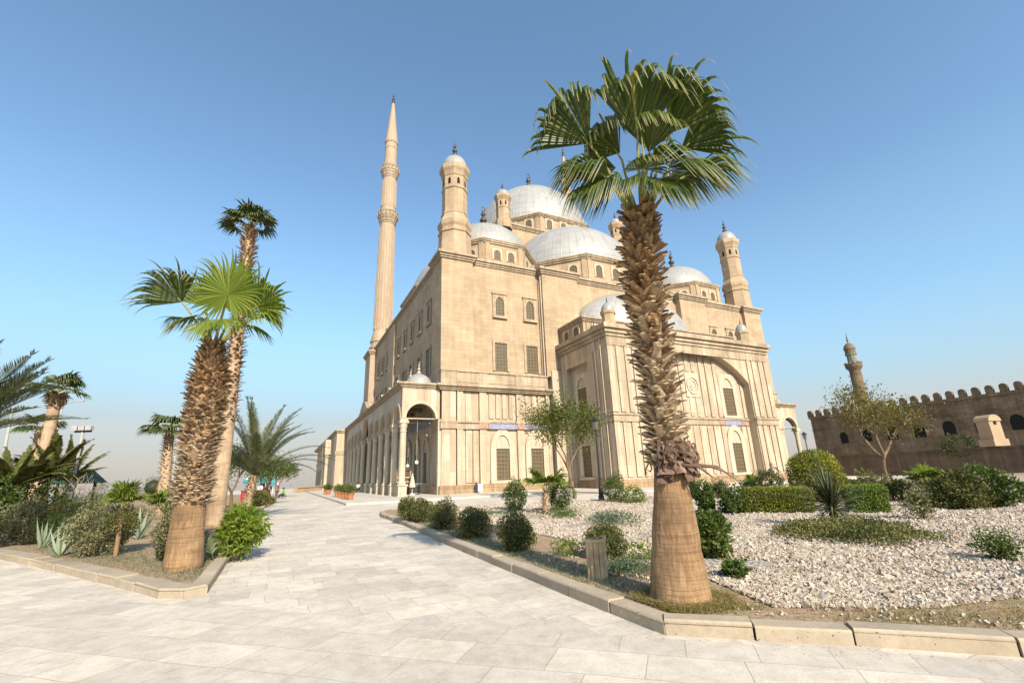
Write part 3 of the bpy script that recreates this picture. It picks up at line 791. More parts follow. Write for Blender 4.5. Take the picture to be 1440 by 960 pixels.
def drum(name, u, v, z0, z1, ap, ch=.55, pj=.35, pil=.22, wins=(), wkind=None, nwin=2, zoff=0., mat='sandstone', parent=None):
    m = MB(); m.lathe([(ap,z0),(ap,z1-ch)], (u,v), 8)
    hw = ap*tan(pi/8)
    for k in range(8):
        a = k*pi/4
        for s in (-1,1):
            for q in (hw-.38,):
                c = (u+ap*cos(a)-s*q*sin(a), v+ap*sin(a)+s*q*cos(a)); e = (cos(a), sin(a)); t = (-sin(a), cos(a))
                w2, d = .3, .12
                pl = [(c[0]+e[0]*x+t[0]*y, c[1]+e[1]*x+t[1]*y) for x, y in ((-.05,-w2),(d,-w2),(d,w2),(-.05,w2))]
                m.prism(pl, z0, z1-ch-.002)
    o = part(m, name, M[mat], parent)
    c = MB(); c.lathe([(ap+.02,z1-ch),(ap+pj*.4,z1-ch),(ap+pj*.45,z1-ch*.7),(ap+pj*.75,z1-ch*.62),(ap+pj*.8,z1-ch*.34),(ap+pj,z1-ch*.28),(ap+pj,z1),(ap*.5,z1+.05)], (u,v), 8)
    cc = c.build('drum_cornice', M['trim'], o)
    for a in wins:
        for q in np.linspace(-1,1,nwin)*(hw*.36 if nwin == 2 else hw*.6):
            p = (u+ap*cos(a)-q*sin(a), v+ap*sin(a)+q*cos(a)); put_window(wkind, p[0], p[1], z0+zoff, (cos(a),sin(a)), o)
    return o
A_ = lambda *d: [R(x) for x in d]
# square block under the main dome, with its turrets
b = MB(); b.box(13.5,36.5,13.5,36.5,25.0,38.9); part(b, 'dome_block', M['sandstone'])
b = MB(); cornice(b,13.5,36.5,13.5,36.5,38.9,39.55,.45); part(b, 'dome_block_cornice', M['trim'])
drum('main_drum', 25, 25, 39.4, 43.1, 11.0, .6, .45, wins=A_(-90,-135,180,-45), wkind=WG, nwin=3, zoff=1.1)
dome('main_dome', 25, 25, 43.1, 10.75, 11.3, fin=5.6, pw=.92)
for (u, v, d0) in ((25,13.5,-90),(13.5,25,180),(36.5,25,0),(25,36.5,90)):
    ws = A_(d0, d0-45, d0+45)
    drum('half_dome_drum', u, v, 25.0, 30.1, 11.2, .65, .45, wins=ws, wkind=WG, nwin=3, zoff=2.0)
    dome('half_dome', u, v, 30.1, 10.75, 9.4)
for u in (8,42):
    for v in (8,42):
        drum('small_drum', u, v, 25.0, 29.1, 6.1, .55, .35, wins=A_(-90,180,-135,-45) if v == 8 else (), wkind=WE, nwin=2, zoff=1.55)
        dome('small_dome', u, v, 29.1, 5.75, 4.9, fin=4.0, pw=.95)
for u in (13.9,36.1):
    for v in (13.9,36.1):
        m = MB()
        m.lathe([(1.25,38.5),(1.25,39.9),(1.02,40.1),(1.02,41.9),(1.1,42.0),(1.02,42.1),(1.02,43.4),(1.1,43.5),(1.1,43.6),(1.28,43.95),(1.28,44.35),(.9,44.45)], (u,v), 8)
        o = part(m, 'turret', M['sandstone']); d = MB()
        dome('turret_dome', u, v, 44.4, 1.05, 1.25, o, 24, fin=1.5)
        for k in range(8):
            a = k*pi/4; q = MB(); e = 1.025
            q.add([(e*cos(a)-x*sin(a)+u, e*sin(a)+x*cos(a)+v, z) for x, z in ((-.13,42.4),(.13,42.4),(.13,43.0),(0,43.18),(-.13,43.0))], [(0,1,2,3,4)])
            q.build('opening', M['dark'], o)
# corner towers
def tower(u, v):
    m = MB(); z = 25.37
    m.lathe([(1.82,25.0),(1.82,z+.1),(1.75,z+1.2),(1.66,28.3),(1.78,28.4),(1.78,28.55),(1.62,28.7),(1.66,29.0),(1.8,29.3),(1.82,29.75),(1.5,30.4),(1.42,30.75),(1.47,30.85),(1.47,31.0),(1.35,31.1),
             (1.34,34.0),(1.45,34.1),(1.45,34.25),(1.35,34.35),(1.35,35.75),(1.43,35.85),(1.43,36.0),(1.5,36.3),(1.68,36.7),(1.68,37.25),(1.5,37.4),(1.2,37.45)], (u,v), 8)
    o = part(m, 'corner_tower', M['sandstone'])
    dome('tower_dome', u, v, 37.42, 1.48, 1.75, o, 28, fin=2.4, finmat='bronze')
    for k in range(8):
        a = k*pi/4; q = MB(); e = 1.357
        q.add([(e*cos(a)-x*sin(a)+u, e*sin(a)+x*cos(a)+v, zz) for x, zz in ((-.17,34.6),(.17,34.6),(.17,35.2),(.1,35.4),(0,35.48),(-.1,35.4),(-.17,35.2))], [tuple(range(7))])
        q.build('opening', M['dark'], o)
tower(1.75, 1.75); tower(48.25, 1.75)
# apse roof: drum, half dome and two little turrets
b = MB(); b.box(13.75, 36.25, -4.9, .4, 15.8, 17.5)
for x in (14.1,16.2,18.2,20.2,22.2,24.2,25.4,27.4,29.4,31.4,33.4,35.5): b.box(x, x+.4, -5.02, -4.899, 15.85, 17.4)
part(b, 'apse_drum', M['sandstone'])
b = MB(); cornice(b, 13.75, 36.25, -4.9, .3, 17.503, 18.0, .35); part(b, 'apse_drum_cornice', M['trim'])
for u in (15.45,17.45,19.45,29.6,31.7,33.7): put_window(WE, u, -4.9, 15.95, (0,-1))
for v in (-3.6,-1.7): put_window(WE, 13.75, v, 15.95, (-1,0))
dome('apse_dome', 25, .3, 17.98, 8.9, 6.0, a0=pi, a1=2*pi, sy=.52)
for u in (15.0, 35.0):
    m = MB(); m.lathe([(.72,15.5),(.72,16.6),(.64,16.7),(.64,17.35),(.76,17.5),(.76,17.75),(.5,17.8)], (u,-7.6), 8)
    o = part(m, 'apse_turret', M['sandstone']); dome('turret_dome', u, -7.6, 17.78, .68, 1.0, o, 20, fin=.75)
# minarets
def minaret(u, v):
    m = MB(); m.box(u-2.4,u+2.4,v-2.6,v+2.4,-.2,23.9); cornice(m,u-2.4,u+2.4,v-2.6,v+2.4,23.9,24.6,.45)
    o = part(m, 'minaret', M['shaft'])
    m = MB(); m.lathe([(2.3,24.6),(2.15,25.4),(2.32,25.6),(2.32,25.8),(2.05,25.9),(2.0,26.6),(2.18,26.8),(2.18,27.1),(2.0,27.2),(1.98,27.6),(1.78,28.7),(1.68,28.8)], (u,v), 16); m.build('minaret_base', M['shaft'], o)
    m = MB(); m.lathe([(1.68,28.8),(1.66,29.2),(1.60,35),(1.47,51.6)], (u,v), 20)
    for k in range(20):
        a = pi/20+k*pi/10; m.tube([(u+1.70*cos(a), v+1.70*sin(a), 29.3),(u+1.49*cos(a), v+1.49*sin(a), 50.6)], [.075,.06], 6)
    m.build('shaft', M['shaft'], o)
    def balcony(z, r0, r1):
        q = MB(); q.lathe([(r0,z),(r0+.1,z+.1),(r0+.1,z+.35),(r0+.22,z+.5),(r0+.28,z+.9),(r1-.12,z+1.25),(r1-.1,z+1.5),(r1,z+1.6),(r1,z+1.75),(r1-.1,z+1.77),(r1-.1,z+2.55),(r1,z+2.57),(r1,z+2.72),(r1-.2,z+2.72),(r1-.2,z+1.8),(r0*.8,z+1.8)], (u,v), 16)
        for k in range(16):
            a = k*pi/8; q.tube([(u+(r1-.02)*cos(a)/cos(pi/16)*.985, v+(r1-.02)*sin(a)/cos(pi/16)*.985, z+1.75),(u+(r1-.02)*cos(a)/cos(pi/16)*.985, v+(r1-.02)*sin(a)/cos(pi/16)*.985, z+2.6)], .09, 4)
        return q.build('balcony', M['trim'], o)
    balcony(51.6, 1.47, 2.05)
    m = MB(); m.lathe([(1.5,53.4),(1.5,55.4),(1.55,55.5),(1.55,55.6),(1.46,55.7),(1.36,62.4)], (u,v), 20); 
    for k in range(20):
        a = pi/20+k*pi/10; m.tube([(u+1.48*cos(a), v+1.48*sin(a), 55.8),(u+1.38*cos(a), v+1.38*sin(a), 61.9)], .06, 6)
    m.build('shaft', M['shaft'], o)
    balcony(62.4, 1.36, 1.92)
    m = MB(); m.lathe([(1.33,64.2),(1.33,66.4),(1.26,66.6),(1.24,69.8),(1.32,69.9),(1.32,70.1),(1.24,70.2),(1.24,71.1),(1.36,71.25),(1.42,71.5),(1.42,71.75),(1.2,71.8)], (u,v), 16)
    m.build('shaft', M['shaft'], o)
    m = MB(); m.lathe([(1.30,71.75),(1.05,74.5),(.29,81.9),(.33,82.0),(.2,82.2)], (u,v), 16); m.build('spire', M['shaft'], o)
    finial(3.2, o, (u,v,82.0), .8, crescent=True)
minaret(1.3, 41.7); minaret(45.4, 41.7)

# --- arcades along both flanks
CV = [.25,3.75,7.2,10.8,14.4,18.1,23.3,27.0,30.6,34.2,37.4]
def arcade(sgn, u0):
    "sgn -1: left flank (u from -4 to 0), +1: right flank"
    X = lambda u: u0+sgn*u                       # u measured outwards from the wall
    lo, hi = sorted((X(4.0), X(0.15)))
    b = MB(); ends = CV+[40.2]
    of0, of1 = X(4.0), X(3.5)
    for i in range(11):
        v0, v1 = ends[i], ends[i+1]; a = (v1-v0)/2-.34
        tf = lambda x,y,z: (y,x,z)
        zs = 7.45 if a < 2 else 7.45
        archslab(b, tf, v0, v1, of0, of1, 7.4, 10.25, (v0+v1)/2, a, 7.46 if a < 2 else 7.46, a if a < 2 else 2.5, seg=18, piers=False)
    # end arch
    x0, x1 = sorted((X(4.0), X(.35)))
    archslab(b, front, x0, x1, 0.0, .5, 7.4, 10.25, (x0+x1)/2, 1.42, 7.46, 1.42, seg=20, piers=False)
    root = part(b, 'arcade', M['marble'])
    c = MB()
    c.box(lo, hi, 0.0, 40.2, 10.253, 10.4); cornice(c, lo, hi, .02, 40.2, 10.4, 10.85, .42)
    # swept-up gable over the middle bay
    S = 24; f0, f1 = sorted((X(4.45), X(3.4)))
    pts = [(16.6+8.6*i/S, 10.852+1.45*(sin(pi*i/S)**2.2)) for i in range(S+1)]
    for (va, za), (vb, zb) in zip(pts[:-1], pts[1:]):
        c.add([(f0,va,10.85),(f1,va,10.85),(f1,vb,10.85),(f0,vb,10.85),(f0,va,za),(f1,va,za),(f1,vb,zb),(f0,vb,zb)], [(4,5,6,7),(0,4,7,3),(1,2,6,5)])
    c.build('arcade_cornice', M['trim'], root)
    # archivolts proud of the wall
    m = MB()
    def ring(tf, xc, zs, a, y0, y1, w=.28, seg=18):
        vs = []
        for i in range(seg+1):
            t = pi-pi*i/seg
            for r, y in ((a,y0),(a,y1),(a+w,y1),(a+w,y0)): vs.append(tf(xc+r*cos(t), y, zs+r*sin(t)))
        m.add(vs, [(4*i+k, 4*i+(k+1)%4, 4*i+4+(k+1)%4, 4*i+4+k) for i in range(seg) for k in range(4)])
    ring(front, (x0+x1)/2, 7.46, 1.42, .0, -.07)
    for i in range(11):
        v0, v1 = ends[i], ends[i+1]; a = (v1-v0)/2-.34
        if a < 2: ring(lambda x,y,z: (y,x,z), (v0+v1)/2, 7.46, a, of0, of0+sgn*.07, .22)
    part(m, 'archivolt', M['pale'], root)
    def column(u, v, zb):
        q = MB(); c_ = (u,v)
        q.box(u-.44,u+.44,v-.44,v+.44,zb-.3,zb+.12); q.box(u-.38,u+.38,v-.38,v+.38,zb+.12,zb+.95); q.box(u-.46,u+.46,v-.46,v+.46,zb+.95,zb+1.07)
        q.lathe([(.37,zb+1.07),(.38,zb+1.15),(.32,zb+1.22),(.30,zb+1.3),(.285,6.2),(.33,6.22),(.33,6.3),(.29,6.34),(.30,6.5),(.36,6.7),(.40,6.95),(.36,7.0)], c_, 20)
        q.box(u-.42,u+.42,v-.42,v+.42,7.0,7.2); q.box(u-.36,u+.36,v-.36,v+.36,7.2,7.42)
        q.build('column', M['pale'], root)
    for v in CV: column(X(3.75), v+.02, .5+.008*v)
    q = MB()
    for i, v in enumerate(CV):
        a, b_ = sorted((X(3.7), X(.15))); q.box(a, b_, v-.04, v+.04, 7.44, 7.53)
        if i < 10: q.box(X(3.75)-.04, X(3.75)+.04, v+.35, CV[i+1]-.35, 7.455, 7.52)
    q.build('tie_beam', M['pale'], root)
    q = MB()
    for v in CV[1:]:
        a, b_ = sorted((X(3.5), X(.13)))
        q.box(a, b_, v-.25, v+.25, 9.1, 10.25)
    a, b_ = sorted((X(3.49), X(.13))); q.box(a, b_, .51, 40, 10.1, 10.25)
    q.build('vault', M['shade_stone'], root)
    for i in range(11):
        v = (ends[i]+ends[i+1])/2 if i else 2.0
        dome('arcade_dome', X(1.95), v, 10.9, 1.32, 1.3, root, 24, fin=0)
    for v in (2.0, 5.4, 12.6, 20.7): finial(1.45, root, (X(1.95), v, 12.15), 1., 'pale', crescent=(v < 6))
    p0, p1 = sorted((X(.12), X(.5)))
    q = MB(); q.box(p0, p1, -.02, .5, .2, 7.4); q.build('end_pilaster', M['pale'], root)
    return root
arcL = arcade(-1, 0.); arcR = arcade(1, 50.)
# floodlights on the arcade roof
for k, v in enumerate((1.6,5.4,9.6)):
    m = MB(); m.box(-.11,.11,-.1,.1,.22,.42); m.tube([(0,0,0),(0,0,.3)], .025, 6); m.box(-.13,.13,-.12,-.1,.2,.44)
    m.build('floodlight', M['galv'], arcL, loc=(-4.1, v, 10.86))
# courtyard wing behind the arcade
b = MB(); b.box(-5.45,-1.1,40.25,56,-.2,10.1); b.box(-5.0,-1.0,56.001,92,-.2,10.1)
b.box(-5.6,-1.0,40.21,43.2,-.2,10.1)
for v in (58.5,62,65.5,69,74,79,84,89): b.box(-5.12,-4.999,v,v+.6,.8,9.8)
part(b, 'courtyard_wall', M['marble'])
b = MB(); cornice(b,-5.5,-1.1,40.2,92,10.1,10.6,.4); b.box(-5.72,-1.1,40.15,43.3,6.5,7.2); b.box(-5.12,-4.9,56.1,92,6.6,7.1); b.box(-5.75,-5.4,40.1,92,-.2,1.3)
part(b, 'courtyard_cornice', M['trim'])
b = MB()
for v in (47.5,53.0):
    b.lathe([(.3,1.2),(.3,6.2),(.45,6.7),(.45,7.0)], (-6.3,v), 16); b.box(-6.75,-5.85,v-.45,v+.45,-.2,1.2)
archslab(b, leftside, 46.9, 53.6, -6.75, -5.46, 7.0, 9.6, 50.25, 2.4, 7.0, 2.4*.999, piers=False)
part(b, 'courtyard_portal', M['pale'])
for v in (60.5,64,72,77,82,87): put_window(WB, -5.0, v, 2.0, (-1,0))
b = MB(); b.tube([(.08+1.3,-.26,12.2),(.08+1.3,-.26,1.0)], .055, 6); b.tube([(11.55,-.2,24.3),(11.55,-.2,1.2)], .07, 6); b.tube([(13.38,-7.0,15.0),(13.38,-7.0,1.0)], .05, 6); b.tube([(13.38,-7.9,15.0),(13.38,-7.9,1.0)], .05, 6)
part(b, 'rain_pipe', M['pale'])

# ================================================================== GROUND
def pav(name, c1, c2, cm, bw, bh, rot, dirt=.3):
    t = NT(name); o = t.obj()
    wob = t.n('ShaderNodeTexNoise'); wob.inputs['Scale'].default_value = 1.3; t.l(o, wob.inputs['Vector'])
    add = t.n('ShaderNodeMixRGB', blend_type='LINEAR_LIGHT'); add.inputs[0].default_value = .045
    t.l(o, add.inputs[1]); t.l(wob.outputs['Color'], add.inputs[2])
    mv = t.mapping(add.outputs[0], rot=(0,0,rot))
    br = t.n('ShaderNodeTexBrick'); br.offset = .42; br.offset_frequency = 2; br.squash = .74; br.squash_frequency = 3; t.l(mv, br.inputs['Vector'])
    for k, v in (('Color1', c1), ('Color2', c2), ('Mortar', cm)): br.inputs[k].default_value = (*v,1)
    br.inputs['Scale'].default_value = 1; br.inputs['Brick Width'].default_value = bw; br.inputs['Row Height'].default_value = bh
    br.inputs['Mortar Size'].default_value = .006; br.inputs['Mortar Smooth'].default_value = .4; br.inputs['Bias'].default_value = -.1
    n1 = t.noise(o, .55, 6, .65); n2 = t.noise(o, 5, 8, .7); n3 = t.noise(o, 40, 4, .7)
    c = t.mix(1., br.outputs['Color'], t.ramp(n1, [(.3,(.86,.84,.82)),(.65,(1.05,1.04,1.03))]), 'MULTIPLY')
    c = t.mix(1., c, t.ramp(n2, [(.32,(.84,.82,.79)),(.6,(1.05,1.05,1.05))]), 'MULTIPLY')
    c = t.mix(1., c, t.ramp(n3, [(.25,(.85,.84,.82)),(.5,(1.02,1.02,1.02))]), 'MULTIPLY')
    n4 = t.noise(t.mapping(o, loc=(7,3,0)), 1.7, 9, .72); c = t.mix(1., c, t.ramp(n4, [(.27,(.70,.67,.62)),(.40,(1,1,1))]), 'MULTIPLY')
    h = t.math('ADD', t.math('MULTIPLY', br.outputs['Fac'], -.8), t.math('ADD', t.math('MULTIPLY', n2, .9), t.math('MULTIPLY', n3, .35)))
    t.bump(h, .35, .012)
    return t.done(c, .82, .25)
M['path'] = pav('limestone_path_paving', (.66,.575,.47), (.50,.445,.375), (.43,.365,.295), .74, .50, R(-26.5))
M['court'] = pav('limestone_court_paving', (.66,.575,.47), (.50,.445,.375), (.41,.35,.28), .86, .58, R(17))
def soilmat():
    t = NT('dry_soil'); o = t.obj()
    n1 = t.noise(o, .9, 7, .65); n2 = t.noise(o, 14, 6, .7)
    c = t.ramp(n1, [(.3,(.30,.195,.115)),(.5,(.40,.28,.175)),(.68,(.26,.22,.11))])
    c = t.mix(1., c, t.ramp(n2, [(.3,(.62,.6,.58)),(.65,(1.15,1.15,1.15))]), 'MULTIPLY')
    t.bump(n2, .6, .04); return t.done(c, .95, .15)
M['soil'] = soilmat()
def gravelmat():
    t = NT('white_gravel_bed'); o = t.obj()
    v = t.n('ShaderNodeTexVoronoi'); v.inputs['Scale'].default_value = 13; t.l(o, v.inputs['Vector'])
    c = t.mix(1., t.ramp(v.outputs['Distance'], [(.1,(.54,.47,.40)),(.5,(.46,.39,.32)),(.75,(.27,.21,.155))]), t.ramp(t.noise(o, .5, 6, .6), [(.3,(.78,.72,.66)),(.6,(1.05,1.05,1.05))]), 'MULTIPLY')
    t.bump(t.math('MULTIPLY', v.outputs['Distance'], -1.), .8, .05); return t.done(c, .9, .2)
M['gravel'] = gravelmat()
def stonesmat():
    t = NT('white_limestone_chips'); sep = t.n('ShaderNodeSeparateXYZ'); t.l(t.uv(), sep.inputs[0])
    c = t.ramp(sep.outputs[0], [(0,(.24,.17,.11)),(.2,(.36,.28,.205)),(.55,(.44,.36,.28)),(1,(.53,.45,.36))]); return t.done(c, .9, .2)
M['chips'] = stonesmat()
M['plain'] = plain('hazy_plain', (.19,.175,.16), .95, .1, var=.15, scale=.002)

def sheet(name, poly, h, mat, sub=False):
    m = MB(); m.add([(x, y, gz(x,y,h)) for x, y in poly], [tuple(range(len(poly)))]); o = m.build(name, mat)
    return tag(o, kind='structure')
m = MB(); P_ = [(-75,-30),(150,-30),(150,132),(-75,132)]
m.add([(x,y,gz(x,y)) for x,y in P_]+[(x,y,-42) for x,y in P_], [(0,1,2,3),(0,4,5,1),(1,5,6,2),(2,6,7,3),(3,7,4,0)]); tag(m.build('path', M['path']), kind='structure')
m = MB(); n = 96; m.add([(14000*cos(2*pi*i/n), 14000*sin(2*pi*i/n), -42.5) for i in range(n)], [tuple(range(n))]); tag(m.build('plain', M['plain']), kind='structure')
sheet('forecourt', [(-60,-28),(60,-28),(60,-12),(4.3,4.62),(1.49,5.5),(-2.3,6.75),(-5.3,8.0),(-6.7,8.7),(-14.0,13.3),(-60,41)], .004, M['court'])
# building apron, one low step
def MW(u, v): return (BX+u*cos(BYAW)-v*sin(BYAW), BY+u*sin(BYAW)+v*cos(BYAW))
m = MB(); ap = [MW(*q) for q in ((-9.3,-7.2),(8.8,-7.2),(8.8,-13.4),(41,-13.4),(41,-5),(58,-5),(58,60),(-9.3,60))]
k = len(ap); m.add([(x,y,gz(x,y,-.05)) for x,y in ap]+[(x,y,gz(x,y,.13)) for x,y in ap], [tuple(range(k,2*k))]+[(i,(i+1)%k,k+(i+1)%k,k+i) for i in range(k)])
tag(m.build('apron', M['path']), kind='structure')

# ---- planting beds: soil, gravel, kerbs
BH, KH = .118, .145
RB_edge = [(1.51,5.6),(.68,7.35),(-.55,10.05),(-1.62,12.4),(-3.2,16.0),(-4.77,19.54),(-6.33,22.67),(-6.9,24.4),(-6.95,25.9),(-6.2,26.9),(-4.8,27.3)]
RB_back = [(-4.8,27.3),(-1.49,27.2),(4.5,28.6),(12,31.5),(24,36.5),(44,47)]
RB_front = [(1.51,5.6),(3.2,5.12),(4.38,4.72),(12,2.35),(30,-3.2)]
LB_edge = [(-5.12,8.31),(-8.5,15.2),(-15,28.5),(-29.9,59.1),(-38,75.5)]
LB_front = [(-5.12,8.31),(-5.3,8.02),(-5.75,8.08),(-6.64,8.72),(-10.3,11.1),(-14.0,13.4),(-34,26)]
RBP = RB_edge[::-1]+RB_front[1:]+[(60,10),(60,47)]+RB_back[::-1][:-1]
sheet('planting_bed', RBP, BH, M['soil'])
sheet('planting_bed', LB_front[::-1]+LB_edge[1:]+[(-70,78),(-70,30)], BH, M['soil'])
GP = [(2.9,6.0),(2.75,7.6),(1.6,9.6),(1.1,12.2),(-.4,15.3),(-2.2,18.6),(-3.4,22),(-4.5,25.2),(-4.3,26.5),(-1.4,26.7),(4.6,28.0),(12,30.9),(24,35.8),(40,44),(50,20),(30,6.5),(14,6.2),(7.2,6.4),(4.6,5.75)]
sheet('gravel', GP, BH+.012, M['gravel'])
def kerb(name, line, side, h=KH, w=.24, bl=.95, seed=0):
    r = random.Random(seed); b = MB()
    segs = []
    for (a, c) in zip(line[:-1], line[1:]):
        a = np.array(a); c = np.array(c); L = np.linalg.norm(c-a); n = max(1, round(L/bl))
        for i in range(n): segs.append((a+(c-a)*i/n, a+(c-a)*(i+1)/n))
    for a, c in segs:
        d = c-a; L = np.linalg.norm(d); d = d/L; s = np.array([-d[1], d[0]])*side
        g = .011; a2 = a+d*g; c2 = c-d*g; hh = h+r.uniform(-.012,.012); o = r.uniform(-.012,.012); ww = w
        x = .02
        prof = [(o,-.1),(o,hh-x),(o+x*.8,hh),(ww,hh),(ww,-.1)]
        vs = []
        for q in (a2, c2):
            for u, z in prof:
                p = q+s*u; vs.append((p[0], p[1], gz(p[0],p[1],z)))
        fs = [(i,i+1,6+i,5+i) for i in range(4)]+[(0,1,2,3,4),(9,8,7,6,5)]
        if side < 0: fs = [f[::-1] for f in fs]
        b.add(vs, fs)
    return tag(b.build(name, M['kerb']), kind='structure')
kerb('kerb', RB_edge, -1, seed=1); kerb('kerb', RB_front, 1, seed=2, bl=.85); kerb('kerb', RB_back, -1, seed=3, h=.1)
kerb('kerb', LB_edge, 1, seed=4, bl=1.2); kerb('kerb', LB_front, -1, seed=5, w=.36, bl=.9)

# ---- loose white stones
def inpoly(P, poly):
    x, y = P[:,0], P[:,1]; ins = np.zeros(len(P), bool); n = len(poly)
    for i in range(n):
        (x1,y1),(x2,y2) = poly[i], poly[(i+1)%n]
        c = ((y1 > y) != (y2 > y)); xi = (x2-x1)*(y-y1)/(y2-y1+1e-12)+x1
        ins ^= c & (x < xi)
    return ins
def stones(name, n, poly, seed, smin, smax, dmax=30, extra=None):
    r = np.random.default_rng(seed)
    d = 5.8+(dmax-5.8)*r.uniform(0,1,n*6)**1.7; a = r.uniform(-.42, .95, n*6)
    P = np.stack([d*np.sin(a), d*np.cos(a)], 1); P = P[inpoly(P, poly)]
    nz = np.sin(P[:,0]*1.7+np.sin(P[:,1]*1.3)*2)+np.sin(P[:,1]*2.3+P[:,0]*.9); nz2 = np.sin(P[:,0]*.8+1.7*np.sin(P[:,1]*.6+.4))*np.sin(P[:,1]*.9-P[:,0]*.3+1.); keep = r.uniform(0,1,len(P)) < .62+.22*nz-.5*(nz2 > .72)
    P = P[keep][:n]; n = len(P); dd = np.hypot(P[:,0],P[:,1])
    cube = np.array([(-1,-1,-1),(1,-1,-1),(1,1,-1),(-1,1,-1),(-1,-1,1),(1,-1,1),(1,1,1),(-1,1,1)], float)*.5
    fc = np.array([(0,3,2,1),(4,5,6,7),(0,1,5,4),(1,2,6,5),(2,3,7,6),(3,0,4,7)])
    s = r.uniform(smin, smax, n)*(1+dd*.03)*np.where(r.uniform(0,1,n) < .05, 1.6, 1.)
    v = cube[None]*(1+r.normal(0,.24,(n,8,3))); v *= (s[:,None]*r.uniform(.6,1.25,(n,3)))[:,None,:]
    q = r.normal(0,1,(n,4)); q /= np.linalg.norm(q,axis=1,keepdims=True); w_,x,y,z = q.T
    Rm = np.stack([1-2*(y*y+z*z),2*(x*y-z*w_),2*(x*z+y*w_),2*(x*y+z*w_),1-2*(x*x+z*z),2*(y*z-x*w_),2*(x*z-y*w_),2*(y*z+x*w_),1-2*(x*x+y*y)],1).reshape(n,3,3)
    v = np.einsum('nij,nkj->nki', Rm, v)
    c = np.stack([P[:,0],P[:,1],SL*P[:,1]+BH+.012+s*r.uniform(.05,.38,n)],1); v += c[:,None,:]
    f = (fc[None]+8*np.arange(n)[:,None,None]).reshape(-1,4)
    uv = np.zeros((n,6,4,2)); uv[...,0] = r.uniform(0,1,n)[:,None,None]
    return tag(np_mesh(name, v.reshape(-1,3), f, M['chips'], uv), 'loose white limestone chips covering the planting bed', 'gravel', kind='stuff')
stones('gravel_stones', 150000, GP, 5, .013, .036)
FR = [(1.85,6.0),(3.25,5.5),(12,2.9),(14,6.3),(7,6.6),(3,7.7),(1.3,9.6),(.5,10.6),(-.9,13.2),(-1.0,12.2),(.1,10.1),(1.1,7.6)]
o = stones('scattered_stones', 700, FR, 9, .012, .03, dmax=14); o['label'] = 'sparse small stones lying on the dry soil by the kerb'

# ---- grass
RIN = [(1.74,5.86),(.98,7.42),(-.25,10.15),(-1.32,12.52),(-2.9,16.1),(-4.4,19.7),(-5.9,22.9),(-6.2,25.5),(40,45),(50,10),(30,-2.8),(12,2.68),(4.5,5.0),(3.25,5.42)]
LIN = [(-5.45,8.5),(-8.9,15.4),(-15.4,28.7),(-30,58),(-60,60),(-40,31),(-14.2,13.9),(-10.4,11.6),(-6.8,9.2),(-5.8,8.55)]
def blades(name, pts, n, L, w, mat, label, seed, spread=.5, loc=None, cat='grass'):
    r = np.random.default_rng(seed); k = r.integers(0, len(pts), n); P = np.array(pts)[k]+r.normal(0, spread, (n,2)); P = P[inpoly(P, RIN if P[:,0].mean() > -4 else LIN)]; n = len(P)
    z = SL*P[:,1]+BH
    A = np.stack([P[:,0],P[:,1],z],1); d = r.normal(0,.55,(n,3)); d[:,2] = 1; d /= np.linalg.norm(d,axis=1,keepdims=True)
    l = L*r.uniform(.4,1.3,(n,1)); s = np.cross(d, r.normal(0,1,(n,3))); s /= np.linalg.norm(s,axis=1,keepdims=True)
    bend = r.normal(0,.35,(n,3))*l; bend[:,2] = -.15*l[:,0]
    B = A+d*l*.55; C = A+d*l+bend
    v = np.stack([A-s*w*.5, A+s*w*.5, B+s*w*.4, C, B-s*w*.4],1).reshape(-1,3)
    f = np.concatenate([np.stack([5*np.arange(n)+q for q in (0,1,2,4)],1), np.stack([5*np.arange(n)+q for q in (4,2,3,3)],1)])
    f[n:,3] = 5*np.arange(n)+3
    f2 = f[n:].copy(); f2[:,3] = f2[:,0]
    fs = np.concatenate([f[:n], np.stack([5*np.arange(n)+4,5*np.arange(n)+2,5*np.arange(n)+3,5*np.arange(n)+3],1)])
    v = np.concatenate([v, C+.0015]); fs[n:,3] = 5*n+np.arange(n)
    uv = np.zeros((2*n,4,2)); rv = r.uniform(0,1,n); uv[:n,:,0] = rv[:,None]; uv[n:,:,0] = rv[:,None]
    return tag(np_mesh(name, v, fs, mat, uv), label, cat, kind='stuff')
PB = G(958,846,BH)
ring = [(PB[0]+.62*cos(a)*q*.86, PB[1]+.50*sin(a)*q*.86) for a in np.linspace(0,6.28,40) for q in (.8,.95,1.1)]+[(PB[0]+.3+.1*i, PB[1]-.3-.02*i) for i in range(5)]
blades('dry_grass', ring, 6500, .11, .006, M['fa_dry'], 'dry yellow grass tufts round the foot of the big palm', 3, .06)
edge = [(-.1+x*.0+1.45*(0)+a[0]+.6, a[1]+.2) for a in [(RB_edge[0][0]+(RB_edge[6][0]-RB_edge[0][0])*t, RB_edge[0][1]+(RB_edge[6][1]-RB_edge[0][1])*t) for t in np.linspace(.05,.95,60)] for x in (0,)]
blades('green_grass', edge, 9000, .07, .008, M['fa_blue'], 'short grey green weeds along the soil strip inside the kerb', 4, .32)
blades('yellow_grass', [(6.2+.35*i, 4.95-.08*i+.1*(i%3)) for i in range(14)]+[(3.6+.3*i, 5.55-.07*i) for i in range(8)], 8000, .05, .006, M['fa_dry'], 'sparse yellow turf behind the front kerb', 6, .33)
blades('bed_grass', [(-5.6-.62*i, 9.2+.43*i) for i in range(14)]+[(-5.7-.4*i,9.4+.8*i) for i in range(8)], 5000, .09, .008, M['fa_blue'], 'low weeds on the soil of the corner garden', 8, .45)

